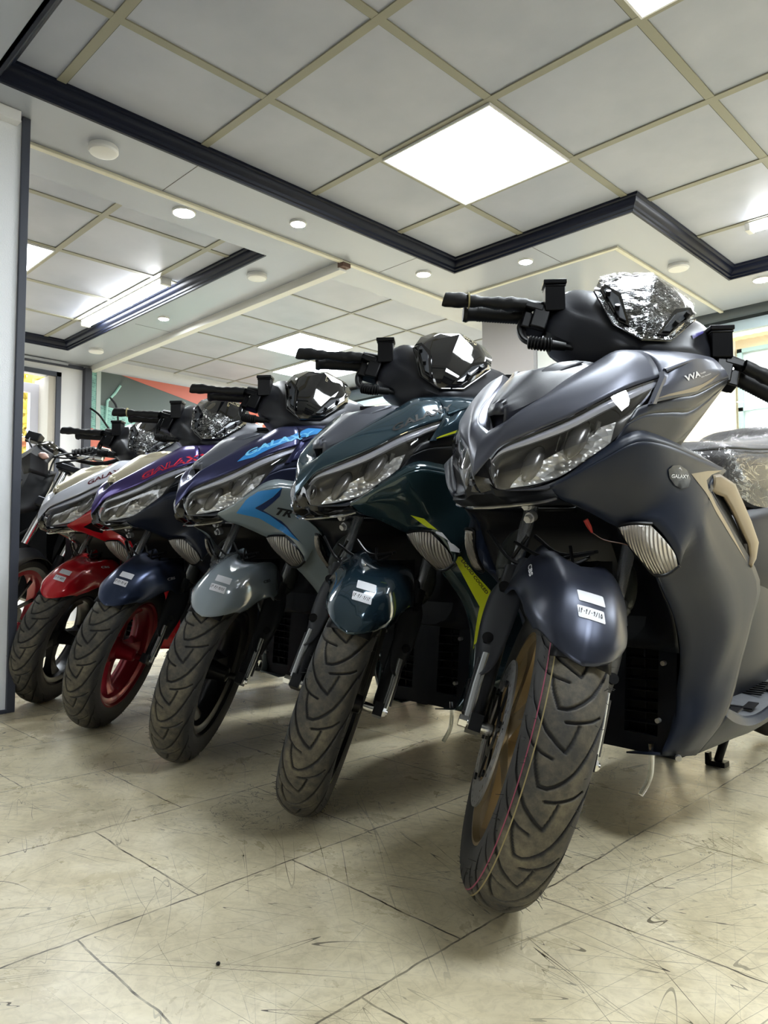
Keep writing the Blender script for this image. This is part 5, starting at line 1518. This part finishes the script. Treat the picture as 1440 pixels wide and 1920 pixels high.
def date_label(k, s, par):
    x = -.019; w = .0385/len(s); mb = MB()
    for ch in s:
        for st_ in STROKES.get(ch, []):
            Q = [(x+p[0]*w, .1745+p[1]*.0095) for p in st_]
            for (a, b) in zip(Q[:-1], Q[1:]):
                d = Vector((b[0]-a[0], b[1]-a[1])); 
                if d.length < 1e-6: continue
                n = Vector((-d.y, d.x)).normalized()*.00055
                V = []
                for t in (0, .5, 1):
                    for sg2 in (1, -1): V.append((a[0]+d.x*t+n.x*sg2, a[1]+d.y*t+n.y*sg2))
                m2 = wrap(V, [(0, 1, 3, 2), (2, 3, 5, 4)], fbv, lambda u, v: (u, .6, v), (0, -1, 0), .0032, 0); mb.add(m2.v, m2.f)
        x += w
    link('handwritten_date', make_mesh('handwritten_date', mb, xf=steer, ang=180), M_ink, par)
for k in (1, 2, 3, 4, 5):
    fe = part_of(k, 'front_mudguard')
    stick(rr(-.018, .024, .1985, .2205, .03), M_white, fe, 'paper_sticker')
    lb = stick(rr(-.017, .025, .1665, .1885, .03), M_white, fe, 'date_sticker')
    date_label(k, CFG[k]['date'], fe)

# printed labels near the top of the windscreens
M_lab = mat('label_gold', srgb(150, 138, 96), .4)
for k in (2, 3, 4, 5):
    sc_ = part_of(k, 'windscreen'); V = []; mbL = MB()
    o_ = np.array([.004, .0925, .9845]); ex = np.array([.0485, -.0225, .0005]); ey = np.array([.006, .0085, -.034])
    nn = np.cross(ex, ey); nn /= np.linalg.norm(nn); nn *= (1 if nn[1] > 0 else -1)
    def q(u, v): return o_+ex*u+ey*v+nn*.0032
    for r_ in range(4):
        for c_ in range(5):
            if (r_*5+c_) % 7 == 3: continue
            u0 = .16+c_*.115; v0 = .14+r_*.20; mbL.add([q(u0, v0), q(u0+.08, v0), q(u0+.08, v0+.07), q(u0, v0+.07)], [(0, 1, 2, 3)])
    for (u0, v0, du, dv) in ((.1, .04, .8, .03), (.1, .93, .8, .03), (.1, .04, .02, .9), (.88, .04, .02, .9), (.74, .2, .12, .22), (.74, .6, .12, .22)):
        mbL.add([q(u0, v0), q(u0+du, v0), q(u0+du, v0+dv), q(u0, v0+dv)], [(0, 1, 2, 3)])
    link('printed_label', make_mesh('printed_label', mbL, xf=steer, smooth=False), M_lab, sc_)

# ================================================================== NAKED MOTORCYCLE BEHIND THE PARTITION EDGE
MW = np.array([-3.727, 1.221, .300])
mroot = empty('motorcycle', (float(MW[0]), float(MW[1]), 0))
def msteer(p): return tuple(np.array([0, 0, MW[2]])+p[0]*SL+p[1]*SG+p[2]*SA)
def mo(name, mb, m, par=None, st=True, **k): return obj(name, mb, m, par or mroot, xf=msteer if st else None, **k)
mr = mo('rim', MB().lathe([(-.04, .228), (-.04, .205), (-.02, .195), (.02, .195), (.04, .205), (.04, .228)], 90, closed=True), P_('rim_crimson', (140, 16, 34), .28, .4, .5))
sp = MB().lathe([(-.05, 0), (-.05, .04), (.05, .04), (.05, 0)], 30)
for k in range(10):
    R_ = Matrix.Rotation(2*pi*k/10, 3, 'X'); sp.box(R_ @ Vector((0, .12, 0)), (.012, .16, .014), R_)
mo('hub_and_spokes', sp, M_black, mr)
mo('tyre', MB().lathe([(-.04, .226), (-.052, .245), (-.05, .27), (-.03, .292), (0, .300), (.03, .292), (.05, .27), (.052, .245), (.04, .226)], 90, closed=True), M_rubber)
for s in (-1, 1):
    mo('fork_tube', MB().cyl((s*.105, -.03, .34), (s*.105, -.03, .80), .020, n=20), M_chrome)
    mo('fork_leg', MB().tube([(s*.105, -.03, -.02), (s*.105, -.03, .34)], [.026, .030], 20), M_black)
mo('fork_clamp', MB().box((0, -.03, .565), (.30, .07, .05)).box((0, -.03, .775), (.29, .07, .035)).cyl((-.105, -.03, .75), (-.105, -.03, .81), .034).cyl((.105, -.03, .75), (.105, -.03, .81), .034), M_forkl, bevel=.006)
mo('front_mudguard', MB().grid(np.array([[(w, (.325-.03*abs(w)/.06)*cos(t), (.325-.03*abs(w)/.06)*sin(t)) for w in (-.065, -.045, 0, .045, .065)] for t in np.radians(np.linspace(35, 120, 14))])), M_black, solid=.003)
# nose fairing with its indicator
nf = [[(-.33, .02, .76), (-.24, .08, .82), (-.15, .06, .80)], [(-.30, .06, .71), (-.22, .13, .75), (-.14, .08, .74)], [(-.25, .04, .66), (-.19, .10, .66), (-.13, .04, .68)]]
mo('nose_fairing', MB().grid(patch(nf, 4, 4, True, True)), P_('fairing_black', (16, 17, 21), .5, .1), solid=.004)
mo('windscreen', MB().grid(patch([[(-.26, .08, .80), (-.2, .10, .82), (-.15, .07, .81)], [(-.24, .05, .85), (-.19, .07, .86), (-.15, .05, .84)]], 3, 3)), P_('screen_olive', (40, 38, 30), .1, .2, .8), solid=.003)
mo('indicator', MB().lathe([(-.03, 0), (-.018, .013), (0, .018), (.018, .013), (.03, 0)], 16, 'x', (-.165, .11, .762)), mat('indicator_pink', srgb(206, 170, 160), .2, .3))
# tank shrouds (steer with nothing, but stand just behind the fork)
sh = [[(-.42, -.10, .72), (-.28, -.04, .73), (-.17, -.08, .76)], [(-.42, -.08, .62), (-.26, -.02, .61), (-.15, -.06, .65)], [(-.36, -.08, .49), (-.22, -.03, .47), (-.16, -.08, .53)]]
mo('tank_shroud', MB().grid(patch(sh, 4, 4, True, True)), P_('fairing_black', (16, 17, 21), .5, .1), solid=.004)
mo('shroud_wing', MB().grid(patch([[(-.30, .03, .62), (-.22, .08, .62)], [(-.34, .02, .53), (-.2, .07, .50)]], 3, 3)), M_gloss, solid=.004)
mo('radiator', MB().box((-.20, -.20, .47), (.40, .08, .34)).box((-.16, -.24, .22), (.30, .12, .22)), M_black, bevel=.01)
for P in ([(-.34, -.14, .55), (-.26, -.13, .44), (-.20, -.14, .34)], [(-.30, -.13, .30), (-.2, -.12, .40), (-.12, -.13, .52)]): mo('radiator_hose', MB().tube(crv(P, 6), .012, 10), M_rubber)
# bars, levers and reservoirs
hb = mo('handlebar', MB().tube(crv([(-.40, -.06, .87), (-.2, -.04, .87), (-.10, -.03, .84), (.05, -.03, .86), (.16, -.03, .945)], 5), .011, 12), M_black)
mo('lever_boot', MB().tube([(-.115+.008*i, -.03, .868+.0045*i) for i in range(13)], [.017 if i % 2 else .0215 for i in range(13)], 16), M_rubber)
mo('lever_perch', MB().tube([(-.02, -.03, .918), (.02, -.03, .93), (.06, -.03, .938)], [.014, .018, .013], 14), M_chrome)
mo('grip', MB().tube([(.045, -.04, .925), (.15, -.04, .944)], .018, 18).tube([(.15, -.04, .944), (.172, -.04, .949)], [.021, .019], 18), M_rubber)
mo('lever', MB().tube(crv([(.02, -.01, .92), (.09, 0, .915), (.16, 0, .90)], 4), .006, 8), M_chrome)
mo('switch_housing', MB().box((.01, -.035, .90), (.06, .05, .055)), M_black, bevel=.006)
for (c, d) in (((-.345, -.03, .885), (.075, .05, .05)), ((-.235, -.03, .85), (.07, .05, .055))): mo('brake_fluid_reservoir', MB().box(c, d), M_black, bevel=.005)
for P in ([(-.12, -.02, .86), (-.16, .0, .83), (-.17, .0, .78), (-.16, .0, .72)], [(-.10, -.02, .87), (-.12, .01, .84), (-.17, .02, .80), (-.18, .02, .77)], [(.0, .0, .90), (-.06, .02, .84), (-.12, .02, .81), (-.2, .02, .80)], [(.02, .0, .89), (-.02, .03, .83), (-.10, .03, .79), (-.14, .02, .77)], [(-.36, -.02, .88), (-.33, .02, .84), (-.28, .03, .80)]):
    mo('control_cable', MB().tube(crv(P, 6), .0045, 8), M_black)
for (a, b) in (((-.03, .0, .86), (.06, .0, .875)), ((-.06, .01, .845), (.02, .01, .86))): mo('chrome_clamp', MB().cyl(a, b, .011), M_chrome)
# body behind the fork
bodyA = []
for (y, w, z0, z1) in ((.22, .12, .45, .86), (.42, .17, .40, .92), (.70, .17, .42, .90), (.95, .14, .46, .80), (1.3, .12, .62, .82), (1.6, .07, .72, .86)):
    bodyA.append([(w*.6, y, z0), (w, y, z0*.6+z1*.4), (w*.8, y, z1-.03), (0, y, z1)])
mo('tank_and_seat', MB().grid(patch(bodyA, 3, 3)).mirror(), M_dark, st=False, weld=True)
mo('engine', MB().box((0, .66, .36), (.26, .40, .28)), M_black, st=False, bevel=.02)
rwm = mo('rear_tyre', MB().lathe([(-.05, .20), (-.065, .25), (0, .31), (.065, .25), (.05, .20)], 60, 'x', (0, 1.32, .31), closed=True), M_rubber, st=False)
mo('rear_rim', MB().lathe([(-.045, .205), (-.04, .18), (.04, .18), (.045, .205)], 60, 'x', (0, 1.32, .31), closed=True).box((0, 1.32, .31), (.03, .36, .03)).box((0, 1.32, .31), (.03, .03, .36)), M_black, rwm, st=False)
tag(mroot, 'black motorcycle with chrome fork and red front wheel rim, half hidden by the partition', 'motorcycle')

# ---- crumbs lying on the floor
def crumb(x, y, r, label, m, sq=(1, 1, .8)):
    mb = MB(); A = []
    for u in np.linspace(0.05, pi-.05, 7): A.append([(r*sq[0]*sin(u)*cos(v)*(1+.12*sin(3*v+u)), r*sq[1]*sin(u)*sin(v), r*sq[2]*cos(u)+r*sq[2]) for v in np.linspace(0, 2*pi, 12, endpoint=False)])
    o = obj('grit', mb.grid(np.array(A), close=True), m); o.location = (x, y, 0); tag(o, label, 'debris')
crumb(-.9236, .5960, .0032, 'small round dark pellet on the pale floor near the bottom edge', M_black)
